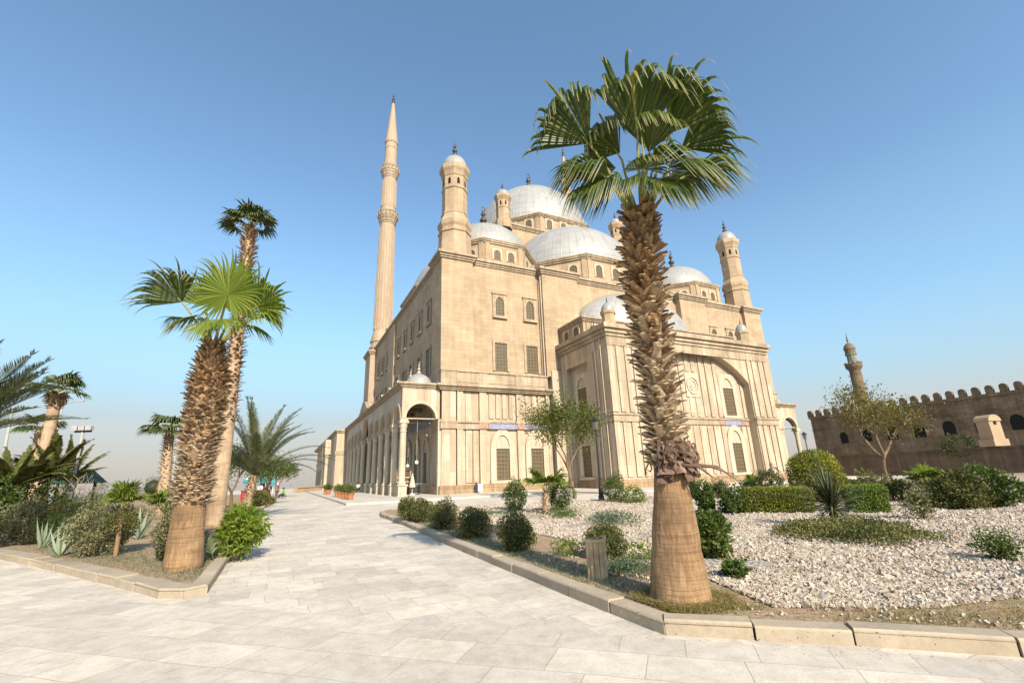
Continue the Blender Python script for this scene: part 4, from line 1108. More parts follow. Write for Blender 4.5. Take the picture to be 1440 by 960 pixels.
# ---- fallen leaves and crumbs
M['litter'] = foliage('fallen_dry_leaves', [(0,(.10,.06,.03)),(.5,(.24,.15,.07)),(1,(.38,.28,.15))], transl=.05)
def litter(name, pts, n, spread, h, label, seed, size=.035):
    r = np.random.default_rng(seed); P = np.array(pts)[r.integers(0,len(pts),n)]+r.normal(0,1,(n,2))*spread
    A = np.stack([P[:,0],P[:,1],SL*P[:,1]+h],1); v, f, u = leafcloud(A, np.tile([[0,0,.02]],(n,1)), size, size*.5, seed, .5)
    v[:,2] = np.repeat(A[:,2],4)+np.abs(v[:,2]-np.repeat(A[:,2],4))*.25+.003
    return tag(np_mesh(name, v, f, M['litter'], u), label, 'leaf litter', kind='stuff')
lerp = lambda L, n: [tuple(np.array(a)+(np.array(b)-np.array(a))*t) for a, b in zip(L[:-1], L[1:]) for t in np.linspace(0,1,n)]
litter('leaf_litter', [(x-.12,y-.1) for x, y in lerp(RB_edge[:8],12)]+[(x,y-.16) for x, y in lerp(RB_front[:4],12)], 420, np.array([.10,.10]), .004, 'dry leaf crumbs blown against the outside of the kerb', 12, .022)
litter('leaf_litter', [(x+.8,y+.3) for x, y in lerp(RB_edge[:8],12)]+[(x,y+.6) for x, y in lerp(RB_front[:4],12)], 2600, np.array([.35,.35]), BH+.006, 'dry leaves strewn on the soil behind the kerb', 13)
litter('leaf_litter', [(x-.5,y+.8) for x, y in lerp(LB_front[3:6],12)]+[(x-.8,y+.3) for x, y in lerp(LB_edge[:2],10)], 2200, np.array([.45,.45]), BH+.006, 'dry leaves under the shrubs of the corner garden', 14)
# ================================================================== PLANTS, RIGHT BED
def at(px, py, h=BH):
    p = G(px, py, h); return p, float(np.dot(p-CAM, FW))/F
def ball(px0, px1, py0, py1, mat, n, leaf, label, cat='shrub', group=None, seed=0, name='clipped_shrub', flat=2.5, rough=.16, sink=.02, Y=None, **kw):
    if Y is None:
        p, k = at((px0+px1)/2, py1); w = (px1-px0)*k/2*.93; h = (py1-py0)*k/2*1.0
        p = p+np.array([0, w*.55, 0]); p[2] = gz(p[0],p[1],BH-sink)
    else:
        p = AY((px0+px1)/2, py0, Y); k = float(np.dot(p-CAM, FW))/F; w = (px1-px0)*k/2*.93; z0 = gz(p[0],p[1],BH-sink); h = (p[2]-z0)/2; p[2] = z0
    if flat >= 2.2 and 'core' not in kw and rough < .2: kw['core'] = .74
    return shrub(name, p, (w,w,h), M[mat], n, leaf, label, cat, group, seed, flat=flat, rough=rough, **kw)
RG = 'clipped round shrubs along the kerb'
ball(557,583,700,732,'fa_olive',2600,.07,'rounded yellowish shrub at the far end of the kerb row',group=RG,seed=1)
ball(576,608,703,735,'fa_olive',2800,.07,'second clipped shrub from the far end of the kerb row',group=RG,seed=2)
ball(600,644,706,745,'fa_olive',3800,.06,'dark topped dome shrub, third from the far end of the row',group=RG,seed=3)
ball(643,690,718,757,'fa_olive',4200,.055,'squat clipped shrub between two others in the kerb row',group=RG,seed=4)
ball(701,752,726,775,'fa_olive',5200,.05,'largest squarish clipped shrub in the row along the kerb',group=RG,seed=5)
ball(826,884,740,787,'fa_olive',5600,.045,'yellow flecked shrub behind the wooden stump bin',group=RG,seed=6)
ball(708,742,675,718,'fa_mid',2600,.09,'leafy dark green bush left of the little fan palm',name='bush',seed=7,rough=.2,flat=2.0)
ball(771,806,676,719,'fa_mid',2400,.09,'loose green bush right of the little fan palm',name='bush',seed=8,rough=.22,flat=2.0)
ball(850,884,668,706,'fa_mid',2400,.09,'tall green bush beside the dark lamp post',name='bush',seed=9,rough=.22,flat=2.0)
ball(878,912,684,708,'fa_lime',1700,.08,'low bright green bush right of the dark lamp post',name='bush',seed=10,rough=.2)
ball(969,990,675,702,'fa_mid',1500,.09,'small clipped bush just right of the big palm trunk',name='bush',seed=11)
ball(976,1036,722,786,'fa_mid',3600,.075,'broad leaved green plant against the right of the big palm',name='leafy_plant',seed=12,rough=.22,flat=2.,width=.8)
ball(984,1012,682,722,'fa_mid',1700,.1,'upright leafy plant between big palm and long hedge',name='leafy_plant',seed=13,rough=.28,flat=2.,width=.7)
ball(1018,1056,690,724,'fa_mid',2200,.09,'sprawling leafy plant at the left end of the hedge',name='leafy_plant',seed=14,rough=.28,flat=2.,width=.7)
ball(1005,1032,676,702,'fa_olive',1500,.09,'mushroom shaped pruned bush behind the leafy plants',name='bush',seed=15)
ball(1046,1072,675,692,'fa_mid',1300,.1,'low rounded bush before the arched apse window',name='bush',seed=16)
ball(1070,1110,660,692,'fa_dark',2400,.11,'dark bushy shrub at the right corner of the apse',name='bush',seed=17,rough=.3,flat=2.)
ball(1186,1212,672,692,'fa_dark',1300,.1,'small dark bush right of the egg shaped topiary',name='bush',seed=18)
ball(1022,1052,790,816,'fa_mid',420,.07,'small broad leaved seedling alone on the white gravel',name='leafy_plant',seed=19,rough=.3,flat=2.,stem=False,width=.8)
ball(1290,1326,686,732,'fa_pale',1500,.075,'straggling pale creeper in front of the young fan palm',name='creeper_plant',seed=20,rough=.4,flat=2.,shell=.7)
ball(1398,1445,752,792,'fa_mid',1700,.05,'spreading weed clump at the right edge of the gravel',name='weed_clump',seed=21,rough=.4,flat=2.,shell=.8)
ball(779,822,758,782,'fa_lime',520,.055,'bright green weed between clipped shrub and stump bin',name='weed_clump',seed=22,rough=.35,flat=2.,stem=False)
ball(884,925,764,790,'fa_lime',460,.055,'bright green weed touching the left of the palm trunk',name='weed_clump',seed=23,rough=.35,flat=2.,stem=False)
# egg topiary and hedges
ball(1128,1204,634,708,'fa_gold',11000,.09,'egg shaped golden green topiary bush behind the hedge',name='topiary_bush',seed=24,flat=2.2,rough=.04,cat='topiary')
def hedge(px0, px1, py0, py1, mat, n, leaf, depth, label, seed):
    a, k = at(px0, py1); c, k2 = at(px1, py1); h = (py1-py0)*k
    d = c-a; L = np.linalg.norm(d[:2]); ang = atan2(d[1], d[0]); mid = (a+c)/2+np.array([-sin(ang),cos(ang),0])*depth/2
    mid[2] = gz(mid[0], mid[1], BH-.03); root = empty('hedge', mid, ang)
    P, N = blob_points(n, (L/2, depth/2, h/2), seed, flat=9, rough=.035, shell=.16)
    v, f, u = leafcloud(P, N, leaf, leaf*.6, seed); np_mesh('foliage', v, f, M[mat], u, root)
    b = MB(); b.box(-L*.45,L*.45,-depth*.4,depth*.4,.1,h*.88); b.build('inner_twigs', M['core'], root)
    b = MB(); r = random.Random(seed)
    for i in range(9): x = -L*.45+L*.9*i/8; b.tube([(x,0,-.03),(x+.03,0,h*.4),(x+r.uniform(-.1,.1),.05,h*.85)],[.03,.02,.01],5)
    b.build('stem', M['treebark'], root)
    return tag(root, label, 'hedge')
hedge(1046,1152,687,723,'fa_gold',14000,.06,1.1,'long clipped hedge with yellow green top behind the yucca',31)
hedge(1200,1259,684,723,'fa_lime',9500,.06,1.2,'short bright green clipped hedge right of the yucca',32)
# ground cover mats
def mat_cover(name, px0, px1, py0, py1, mat, n, leaf, label, seed, h=.12):
    a, k = at((px0+px1)/2, (py0+py1)/2+2); w = (px1-px0)*k/2
    y0 = G((px0+px1)/2, py0, BH)[1]; y1 = G((px0+px1)/2, py1, BH)[1]; d = max(.25, abs(y0-y1)/2)
    p = a.copy(); p[2] = gz(p[0],p[1],BH-.02)
    return shrub(name, p, (w,d,h), M[mat], n, leaf, label, 'ground cover', None, seed, flat=2., rough=.25, stem=False, shell=.9)
mat_cover('ground_cover', 1104,1278,737,767,'fa_olive',15000,.06,'low olive mat of plants round the foot of the yucca',41,.17)
mat_cover('ground_cover', 640,752,716,727,'fa_blue',1800,.06,'thin green mat under the left leafy bush',42,.1)
mat_cover('ground_cover', 762,818,717,732,'fa_mid',1800,.06,'green mat at the foot of the little fan palm',43,.16)
mat_cover('ground_cover', 826,892,726,741,'fa_blue',2200,.06,'grey green mat on gravel behind the stump bin',44,.18)
mat_cover('ground_cover', 845,912,700,709,'fa_olive',1100,.07,'brownish mat round the foot of the lamp post',45,.12)
mat_cover('ground_cover', 846,922,786,812,'fa_blue',2600,.04,'grey green ground cover left of the big palm foot',46,.09)
mat_cover('ground_cover', 1080,1160,800,808,'fa_dry',500,.035,'flat dry patch on the gravel right of the seedling',47,.03)
# yucca, small palms
p, k = at(1176, 742); blade_plant('yucca', p, 190, .98, .035, M['yucca'], 'spiky dark yucca on its low mat in the white gravel', 'yucca', 51, up=(-.55,1.45), curve=.18, rise=.7, stemr=.09)
def small_fan(px, py, h, cr, nf, label, seed, mat='fanlight', r0=.16, bn=60, Y=None, bark='palmbark_grey', boots=(.1,1.), size=.12, up=.75, n=26):
    p, k = at(px, py)
    return auto_fan_palm('fan_palm', p, (.03,0), h, r0, r0*.8, boots, bn, size, cr, nf, label, seed, mat, bark, up=up, n=n, group='young fan palms', droop=.25)
small_fan(768,723,.8,1.25,7,'young fan palm with shaggy stub between two green bushes',61)
small_fan(1312,708,.62,.85,8,'young fan palm with orange stub before the brown wall',62)
small_fan(1058,690,.35,.75,9,'small fan palm rising over bushes below the apse window',63,r0=.1,bn=20)
# shrubs before the fortress wall
ball(1338,1396,664,716,'fa_olive',4200,.11,'big loose shrub right of the young fan palm',name='bush',seed=25,rough=.3,flat=2.2)
ball(1392,1450,662,714,'fa_mid',4200,.11,'wide green shrub at the right edge before the wall',name='bush',seed=26,rough=.3,flat=2.2)
ball(1320,1400,692,716,'fa_olive',2600,.08,'low hedge like growth under the loose shrub',name='bush',seed=27,rough=.2)
ball(1252,1306,668,706,'fa_olive',2600,.11,'thin olive bush at the foot of the acacia',name='bush',seed=28,rough=.3,flat=2.,shell=.8)
ball(1210,1256,664,694,'fa_olive',1900,.11,'olive scrub left of the acacia trunk',name='bush',seed=29,rough=.3,flat=2.,shell=.8)
ball(1296,1345,660,690,'fa_olive',1900,.12,'ragged scrub between acacia and loose shrub',name='bush',seed=30,rough=.35,flat=2.,shell=.8)
p, k = at(1253, 690); branch_tree('acacia_tree', p, 6.9, .85, M['fa_acacia'], 'sparse acacia with forked pale trunk before the fortress wall', 71, 4300, .15, levels=4, trunk_h=.26, r0=.14, cluster=.5, bend=.2, lean=(.32,0))
p, k = at(797, 699); branch_tree('small_tree', p+np.array([.75,1.5,0]), 6.9, .5, M['fa_tree'], 'small leafy tree with slanting trunk before the mosque wall', 79, 7000, .19, levels=4, trunk_h=.27, r0=.12, cluster=.45, bend=.14, lean=(.06,0), squash=1.)

# wooden stump bin
p, k = at(841, 812); root = empty('stump_bin', p); hb = .56; rb = .145
for i in range(11):
    a = 2*pi*i/11; b = MB(); w2 = pi/11*.9; r_ = random.Random(i)
    prof = [(rb*cos(a-w2), rb*sin(a-w2)), (rb*1.1*cos(a), rb*1.1*sin(a)), (rb*cos(a+w2), rb*sin(a+w2)), ((rb-.025)*cos(a+w2), (rb-.025)*sin(a+w2)), ((rb-.025)*cos(a-w2), (rb-.025)*sin(a-w2))]
    b.prism(prof, -.05, hb+r_.uniform(-.015,.012)); b.build('slat', M['wood'], root)
b = MB(); b.lathe([(.02,hb-.05),(rb-.03,hb-.05),(rb-.03,0)], n=16); b.build('liner', M['brownwood'], root)
b = MB(); b.lathe([(rb+.012,hb-.04),(rb+.02,hb-.04),(rb+.02,hb+.005),(rb+.012,hb+.005)], n=22); b.build('hoop', M['wood'], root)
tag(root, 'weathered wooden slatted bin like a stump beside the shrub', 'bin')

# ================================================================== BIG PALM IN THE FOREGROUND
YP = PB[1]
def loc_at(px, py, dy=0., o=PB): return AY(px, py, YP+dy)-o
root = empty('fan_palm', PB)
cx = lambda py: {848:958,790:952,740:949,690:945,640:937,560:929,480:916,400:906,340:900,305:900}[py]
path = [(0,0,-.05)]+[tuple(loc_at(cx(q), q)) for q in (790,740,690,640,560,480,400,340,305)]
o, top = palm_trunk(root, path, [.375,.32,.28,.23,.165,.15,.165,.165,.13,.08], (.41,1.0), 950, .205, [M['palmbark'], M['boots'], M['boots_pale']], 5, .5)
# torn fibre sheath hanging where the old leaf bases end
r_ = random.Random(4); vs = []; fs = []; b = MB(); c0 = loc_at(941, 655)
for i in range(34):
    a = r_.uniform(-2.5, .3); z0 = r_.uniform(-.02,.26); q = .26+.04*r_.random(); L = r_.uniform(.15,.4); k = r_.choice((-1,1))
    P_ = [c0+V((q+.02+.10*sin(t*2.5)*r_.random())*cos(a+k*t*L*1.6), (q+.02+.05*t)*sin(a+k*t*L*1.6), z0-.28*L*t+.05*sin(t*6)) for t in np.linspace(0,1,6)]
    b.tube(P_, [r_.uniform(.008,.016)]*5+[.003], 5)
for i in range(26):
    a = r_.uniform(-2.4,.25)*(1 if i%3 else .5); z = r_.uniform(-.10,.22); q = .27; w_ = r_.uniform(.12,.24); h_ = r_.uniform(.12,.24); vs = []; N_ = 5
    for yy in range(4):
        for xx in range(N_):
            an = a+(xx/(N_-1)-.5)*w_/q*(1-.25*yy/3*r_.random()); rr = q+.02+.075*(yy/3)**2*r_.uniform(-.2,1.5)+.02*sin(xx*2.+i)
            vs.append(c0+V(rr*cos(an), rr*sin(an), z+.1-h_*yy/3+r_.uniform(-.02,.02)*(yy == 3)))
    rv = r_.random(); fs_ = [(yy*N_+xx, yy*N_+xx+1, (yy+1)*N_+xx+1, (yy+1)*N_+xx) for yy in range(3) for xx in range(N_-1)]
    b.add(vs, fs_, 0, [[(rv,.5)]*4]*len(fs_))
for i in range(3):
    a = (-.9,-1.3,-.5)[i]; b.tube([c0+V(.3*cos(a),.3*sin(a),.0), c0+V(.5*cos(a)+.1,.45*sin(a),-.03), c0+V(.66*cos(a)+.2,.5*sin(a),-.12-.05*i)], [.03,.02,.006], 6)
sh = b.build('torn_sheath', M['fibre'], root)
FR = [ # hub px,py,dy   tip px,py,dy  R  spread droop  facing
 (829,202,-.10, 770,144,-.50, 1.55,95,1.0,1),
 (896,194,-.30, 900,92,-.80, 1.72,88,1.2,1),
 (941,188,-.15, 984,116,-.60, 1.55,82,1.2,1),
 (958,208,.30, 1024,168,-.05, 1.40,85,1.4,1),
 (962,246,.0, 1030,226,-.2, 1.25,100,1.8,-1),
 (856,246,-.1, 808,236,-.25, 1.15,120,2.2,-1),
 (842,238,.1, 800,236,.1, 1.15,110,2.2,-1),
 (852,252,-.3, 822,270,-.5, 1.05,130,2.2,-1),
 (905,238,-.55, 918,205,-1.0, .55,190,.8,1),
 (866,236,.45, 822,255,.5, 1.1,120,2.0,-1),
 (905,205,.45, 886,118,.2, 1.35,70,1.3,1),
 (945,240,.4, 990,246,.5, 1.15,120,2.0,-1),
 (925,250,-.45, 955,268,-.8, .9,130,2.0,-1),
 (940,236,-.3, 985,234,-.6, 1.15,110,2.0,-1),
 (880,252,-.4, 850,262,-.7, .85,130,2.0,-1),
 (905,208,.7, 915,140,.9, 1.1,100,1.6,1),
 (912,215,-.4, 926,165,-.8, 1.05,75,1.5,1),
 (872,215,.1, 840,190,-.1, 1.15,100,1.7,1),
 (918,235,-.2, 948,212,-.5, 1.0,110,2.0,-1),
 (930,250,.2, 972,262,.4, 1.0,120,2.0,-1),
 (870,252,.2, 838,270,.4, 1.0,120,2.0,-1),
]
base0 = top+V(0,0,-.1)
for i, (hx,hy,hd,tx,ty,td,Rr,sp_,dr,fc) in enumerate(FR):
    hub = loc_at(hx,hy,hd); tip = loc_at(tx,ty,td); ax = tip-hub
    out = nrm(V(hub[0]-base0[0], hub[1]-base0[1], .0)+1e-3); view = nrm(V(0,-1,-.55))
    N = view*fc if fc > 0 else nrm(V(0,-.35,1)+out*.3)
    add_frond(root, (0,0,0), [M['fan'], M['petiole']], base0+out*.06, hub, ax, N, Rr, n=max(22,int(sp_*.29)), dk=105., t_dr=.44, stiff=.09, spread=sp_, droop=dr, pr=.022, seed=900+i, cup=.12, segs=12, fall=(N*V(1,1,0)*.45 if fc > 0 else None))
tag(root, 'big fan palm with shaggy bark standing before the mosque apse', 'palm tree', 'fan palms in the gardens')

# ================================================================== LEFT BED
PL = G(258,799,BH); YL = PL[1]
root = empty('fan_palm', PL); la = lambda px, py, dy=0.: AY(px,py,YL+dy)-PL
path = [(0,0,-.05)]+[tuple(la(x,q)) for x,q in ((262,750),(268,705),(272,675),(277,640),(286,600),(290,560),(296,520),(300,486))]
kL = float(np.dot(PL-CAM,FW))/F
o, top = palm_trunk(root, path, [.355,.31,.28,.26,.25,.29,.31,.25,.11], (.24,1.0), 1000, .21, [M['palmbark'], M['boots'], M['boots_pale']], 15, .55, grow=.4)
FL = [(321,414,-.5, 324,362,-.65, 1.05,330,.10,1),(256,425,-.2, 215,382,-.75, 1.25,130,.45,1),(288,430,.2, 272,378,.0, 1.0,120,.25,1),(360,432,.0, 402,398,-.35, 1.2,150,.5,1),
      (282,442,-.2, 246,455,-.3, .95,130,1.1,-1),(352,450,.1, 392,436,.1, 1.0,150,.9,-1),(338,455,.3, 372,468,.4, .95,150,1.0,-1),(330,440,.6, 352,400,.6, 1.0,160,.6,1),
      (276,450,.4, 240,446,.6, .9,140,1.0,-1),(312,448,-.5, 330,462,-.8, .7,140,1.0,-1),(292,452,-.4, 280,466,-.6, .7,140,1.2,-1)]
b0 = top
for i, (hx,hy,hd,tx,ty,td,Rr,sp_,dr,fc) in enumerate(FL):
    hub = la(hx,hy,hd); ax = la(tx,ty,td)-hub; out = nrm(V(hub[0]-b0[0], hub[1]-b0[1], 0)+1e-3)
    N = nrm(V(0,-1,-.3)) if fc > 0 else nrm(V(0,-.35,1)+out*.3)
    add_frond(root, (0,0,0), [M['fanlight' if i not in (1,4,8) else 'fan'], M['petiole']], b0+out*.1, hub, ax, N, Rr, n=50 if i == 0 else 34, dk=70., t_dr=.46, spread=sp_, droop=dr, pr=.025, seed=700+i, cup=.1, segs=9, fall=(N*V(1,1,0)*.5 if fc > 0 else None))
tag(root, 'thick fan palm at the corner of the left garden by the path', 'palm tree', 'fan palms in the gardens')

def bgpalm(bx_, by_, Y, tx_, ty_, r0, r1, br_, nb, size, cr, nfr, label, seed, mat='fandark', up=.25, n=22, pale=.3, barkm='palmbark_grey', droop=.9):
    base = AY(bx_, by_, Y); base[2] = gz(base[0], base[1], BH-.1); t = AY(tx_, ty_, Y)-base
    return auto_fan_palm('fan_palm', base, (t[0], t[1]), t[2], r0, r1, br_, nb, size, cr, nfr, label, seed, mat, barkm, up=up, n=n, pale=pale, droop=droop)
bgpalm(304,716,19.0, 352,322,   .33,.20,(.30,1.),520,.26,1.35,15,'tallest slender fan palm rising behind the thick corner palm',81,up=.5,pale=.15)
bgpalm(232,690,30, 239,606, .34,.26,(.25,1.),150,.22,1.7,16,'small distant fan palm seen left of the thick corner palm',82,up=.3)
bgpalm(64,650,21, 80,553, .30,.22,(.86,1.),60,.25,1.25,14,'fan palm with bare trunk behind the banana plants',83,up=.4,n=22,pale=0)
bgpalm(52,660,34, 56,604, .3,.25,(.5,1.),50,.2,1.6,13,'short distant fan palm half hidden by the bare trunk palm',84,up=.3)
# date palms
def date_palm(px, py, Y, tpx, tpy, L, nf, label, seed, r0=.2, r1=.17, az=None, droop=.75, ll=.42, lw=.035, el=(.35,1.35), nl=48):
    r = random.Random(seed); base = AY(px,py,Y); base[2] = gz(base[0],base[1],BH-.05); t = AY(tpx,tpy,Y)-base
    root = empty('date_palm', base); o, top = palm_trunk(root, [(0,0,-.1),tuple(t*.5),tuple(t)], [r0,(r0+r1)/2,r1], (.15,1.), 170, .14, [M['palmbark_grey'],M['boots'],M['boots_pale']], seed, .5)
    for i in range(nf):
        a = r.uniform(*az) if az else i*2.39996; e = r.uniform(*el)
        pinnate(root, top, V(cos(a)*cos(e), sin(a)*cos(e), sin(e)), L*r.uniform(.8,1.1), M['date'], seed*50+i, nl=nl, ll=ll, droop=droop, lw=lw)
    return tag(root, label, 'palm tree', 'date palms')
date_palm(341,722,24, 358,668, 3.8,38,'feathery date palm beside the path right of the corner palm',91,droop=1.15,ll=.5,lw=.024,el=(.35,1.4),nl=90)
date_palm(-150,790,11.5, -80,622, 2.6,30,'large date palm leaning in from the left edge',92,r0=.25,r1=.22,droop=.5,ll=.44,lw=.017,el=(.25,1.15),nl=110,az=(-.9,.9))
# banana plants
def banana(px, py, Y, h, nf, L, label, seed, az0=0):
    r = random.Random(seed); base = AY(px,py,Y); base[2] = gz(base[0],base[1],BH-.03); root = empty('banana_plant', base); b = MB()
    b.tube([(0,0,-.05),(.05,0,h*.5),(.05,.02,h)], [.12,.10,.06], 10); b.build('stem', M['palmbark'], root)
    for i in range(nf):
        a = az0+i*2.4+r.uniform(-.3,.3); e = r.uniform(.55,1.5)
        pinnate(root, (.05,0,h*.93), V(cos(a)*cos(e), sin(a)*cos(e), sin(e)), L*r.uniform(.75,1.1), M['banana'], seed*60+i, nl=56, ll=.30, droop=.95, lw=.065, vee=-.3)
    return tag(root, label, 'banana plant', 'banana plants')
banana(28,712,17,2.0,15,1.6,'banana plant with torn leaves nearest the left edge',101)
banana(58,708,18.5,2.3,16,1.9,'tallest banana plant in the clump with torn arching leaves',102,.5)
banana(86,706,20,2.0,14,1.9,'banana plant at the right side of the torn leaved clump',103,1.1)
banana(2,720,16,1.8,13,1.5,'banana plant cut by the left edge of the photo',104,.2)
# shrubs of the left bed
def flowers(root):
    P, N = blob_points(150, (1.05,1.0,.62), 5, flat=2.2, shell=.03); ok = P[:,2] > .85; v, f, u = leafcloud(P[ok], N[ok], .06, .05, 6, 1.); np_mesh('flowers', v, f, M['fa_flower'], u, root)
ball(30,128,702,764,'fa_mid',7500,.055,'dense green shrub dotted with red flowers on top',name='flowering_shrub',seed=111,rough=.16,flat=2.1,extra=flowers)
ball(78,160,716,784,'fa_pale',6500,.065,'pale variegated shrub in front of the flowering shrub',name='shrub',seed=112,rough=.2,flat=2.1)
ball(208,254,704,790,'fa_pale',5200,.06,'pale leaved shrub just left of the thick corner palm',name='shrub',seed=113,rough=.2,flat=2.1)
ball(-20,44,706,768,'fa_pale',4200,.06,'dusty shrub at the left edge of the bed',name='shrub',seed=114,rough=.2,flat=2.1)
ball(286,358,711,783,'fa_lime',3400,.15,'bright green leafy shrub overhanging the path kerb',name='shrub',seed=115,rough=.34,flat=2.0,width=.3,shell=.7)
ball(140,190,716,746,'fa_olive',3200,.06,'olive shrub behind the tree like clipped plant',name='shrub',seed=116,rough=.2,flat=2.1)
ball(342,376,690,712,'fa_olive',2600,.12,'round bush on the kerb below the vendors umbrella',name='shrub',seed=117,rough=.18)
ball(372,384,699,709,'fa_olive',900,.11,'little bush at the kerb nearest the vendors',name='shrub',seed=118)
ball(192,222,672,700,'fa_dark',2200,.14,'dark rounded bush left of the small distant palm',name='shrub',seed=119,rough=.18)
ball(236,300,668,702,'fa_dark',2800,.13,'dark bushes behind the corner palm trunk',name='shrub',seed=120,rough=.22)
ball(210,268,690,730,'fa_mid',3000,.07,'green shrub under the small fan palm behind the trunk',name='shrub',seed=121,rough=.2)
ball(118,140,676,722,'fa_dark',1500,.08,'dark narrow bush between agave and young palm',name='shrub',seed=122,rough=.2)
ball(-10,40,690,715,'fa_pale',1800,.08,'grey green scrub under the banana plants',name='shrub',seed=123,rough=.2)
ball(-12,36,650,716,'fa_mid',4200,.10,Y=15.5,label='dark leafy growth among the banana stems at left edge',name='shrub',seed=124,rough=.3,flat=2.)
ball(30,92,668,712,'fa_dark',4200,.10,Y=17,label='dark leafy growth at the foot of the banana clump',name='shrub',seed=125,rough=.3,flat=2.)
# young palm on a thin stem with a ball of dead leaves under its crown
p, k = at(162, 782); hS = 62*k
root = auto_fan_palm('fan_palm', p, (-.04,0), hS, .05, .045, (.8,1.), 12, .06, .72, 11, 'bright young fan palm on a thin stem with a dead leaf ball', 64, 'fanlight', 'palmbark', up=1.0, n=26, group='young fan palms', droop=.25)
P, N = blob_points(1900, (.30,.30,.2), 77, flat=2.2); P[:,2] += hS*.55; v, f, u = leafcloud(P, N, .05, .025, 78); np_mesh('dead_leaf_skirt', v, f, M['fa_olive'], u, root)
small_fan(224,752,.7,1.0,9,'young fan palm just left of the corner palm trunk',65,r0=.1,bn=10,size=.08,up=.6)
def agave(px, py, L, n, label, seed):
    p, k = at(px, py); blade_plant('agave', p, n, L, .11, M['agave'], label, 'agave', seed, up=(.75,1.45), curve=.12, group='agaves in the left garden')
agave(58,770,.85,9,'tall pale agave at left before the flowering shrub',131)
agave(84,782,.75,8,'leaning pale agave in front of the variegated shrub',132)
agave(194,758,.95,8,'tallest pale agave close to the corner palm',133)
agave(176,742,.8,8,'pale agave behind the olive shrub',134)
# fallen palm frond beside the corner palm
root = empty('fallen_frond', G(300,790,BH)+V(0,0,.05))
pinnate(root, (0,0,.0), V(-.55,.35,.75), 1.3, M['date'], 990, nl=30, ll=.3, droop=1.6, fname='blade'); tag(root, 'dry feathery frond drooping on the soil beside the corner palm', 'palm frond')
root = empty('fallen_frond', G(312,775,BH)+V(0,0,.35))
pinnate(root, (0,0,0), V(.8,.5,.3), 1.15, M['date'], 991, nl=38, ll=.3, droop=1.1, fname='blade'); tag(root, 'green feathery frond reaching from the bright shrub over the kerb', 'palm frond')
# trees behind
def bgtree(px, py, Y, h, label, seed, mat='fa_tree', nl=2600, leaf=.22, spread=.75, cl=.5, name='tree', th=.28, r0=.13):
    base = AY(px,py,Y); base[2] = gz(base[0],base[1],BH-.1); branch_tree(name, base, h, spread, M[mat], label, seed, nl, leaf, levels=4, trunk_h=th, r0=r0, cluster=cl)
bgtree(326,712,33,4.6,'thin brownish tree between the slender palm and date palm',141,nl=2600,leaf=.16)
bgtree(372,700,40,4.2,'small leafy tree behind the vendors umbrella',142,'fa_mid',2600,.2)
bgtree(388,702,58,4.4,'round green tree behind the vendors',143,'fa_mid',2600,.26,cl=.6)
base = AY(112,712,17); base[2] = gz(base[0],base[1],BH); branch_tree('bare_tree', base, 2.6, .9, None, 'leafless dry tree with spreading twigs beside the floodlight mast', 144, 0, 0, 'drybranch', 4, .3, .05, bend=.2)

# ================================================================== STREET FURNITURE, SMALL BUILDINGS, PEOPLE
M['lanternglass'] = plain('grimy_lantern_glass', (.13,.12,.10), .35, .5)
def lamp_post(px, py, h, label, Y=None):
    p = G(px, py, BH) if Y is None else AY(px, py, Y)
    if Y is not None: p[2] = gz(p[0], p[1], 0)
    root = empty('lamp_post', p); b = MB()
    b.lathe([(.16,-.05),(.16,.25),(.13,.3),(.12,.7),(.085,.78),(.07,1.2),(.09,1.24),(.06,1.3),(.045,h-.62),(.07,h-.6),(.05,h-.55)], n=14); b.build('post', M['iron'], root)
    b = MB(); b.lathe([(.11,h-.54),(.17,h-.08),(.19,h-.05)], n=6); b.build('lantern', M['lanternglass'], root)
    b = MB(); b.lathe([(.24,h-.05),(.2,h+.02),(.08,h+.12),(.03,h+.22)], n=6); b.build('cap', M['iron'], root)
    return tag(root, label, 'street lamp', 'dark lantern posts')
lamp_post(846, 704, 4.4, 'dark lantern post in front of the left side of the apse')
lamp_post(1143, 668, 4.6, 'dark lantern post behind the egg shaped topiary', 48)
lamp_post(369, 704, 5.2, 'dark post beside the open teal umbrella', 47)
def pole(px, py, Y, tpx, tpy, label, head):
    p = AY(px,py,Y); p[2] = gz(p[0],p[1],BH-.1); t = AY(tpx,tpy,Y)-p; h = t[2]
    root = empty('light_pole', p); b = MB(); b.tube([(0,0,-.1),tuple(t*.5),tuple(t)], [.09,.075,.055], 8); b.build('pole', M['galv'], root)
    b = MB()
    if head == 'arm': b.tube([tuple(t),(t[0]+.25,t[1],t[2]+.3),(t[0]+1.3,t[1],t[2]+.45)], .035, 6); b.box(t[0]+1.2,t[0]+1.7,t[1]-.1,t[1]+.1,t[2]+.4,t[2]+.5); b.build('lamp_arm', M['galv'], root)
    elif head == 'flood':
        b.box(t[0]-.35,t[0]+.35,t[1]-.04,t[1]+.04,t[2]-.05,t[2]+.03); b.build('crossbar', M['iron'], root)
        for q in (-.3,.3,0.):
            f = MB(); f.box(t[0]+q-.1,t[0]+q+.1,t[1]-.12,t[1]+.06,t[2]+.04,t[2]+.2); f.box(t[0]+q-.12,t[0]+q+.12,t[1]-.14,t[1]-.12,t[2]+.02,t[2]+.22); f.build('floodlight', M['galv'], root)
    return tag(root, label, 'light pole')
pole(98,700,20, 117,606, 'floodlight mast with a head of lamps above the banana plants', 'flood')
pole(62,690,38, 88,572, 'tall curved arm street light behind the bare trunk palm', 'arm')
pole(0,690,26, 18,572, 'slanting grey pole behind the date palm at left edge', 'none')
pole(242,690,42, 249,617, 'thin grey pole between distant palm and corner palm', 'none')
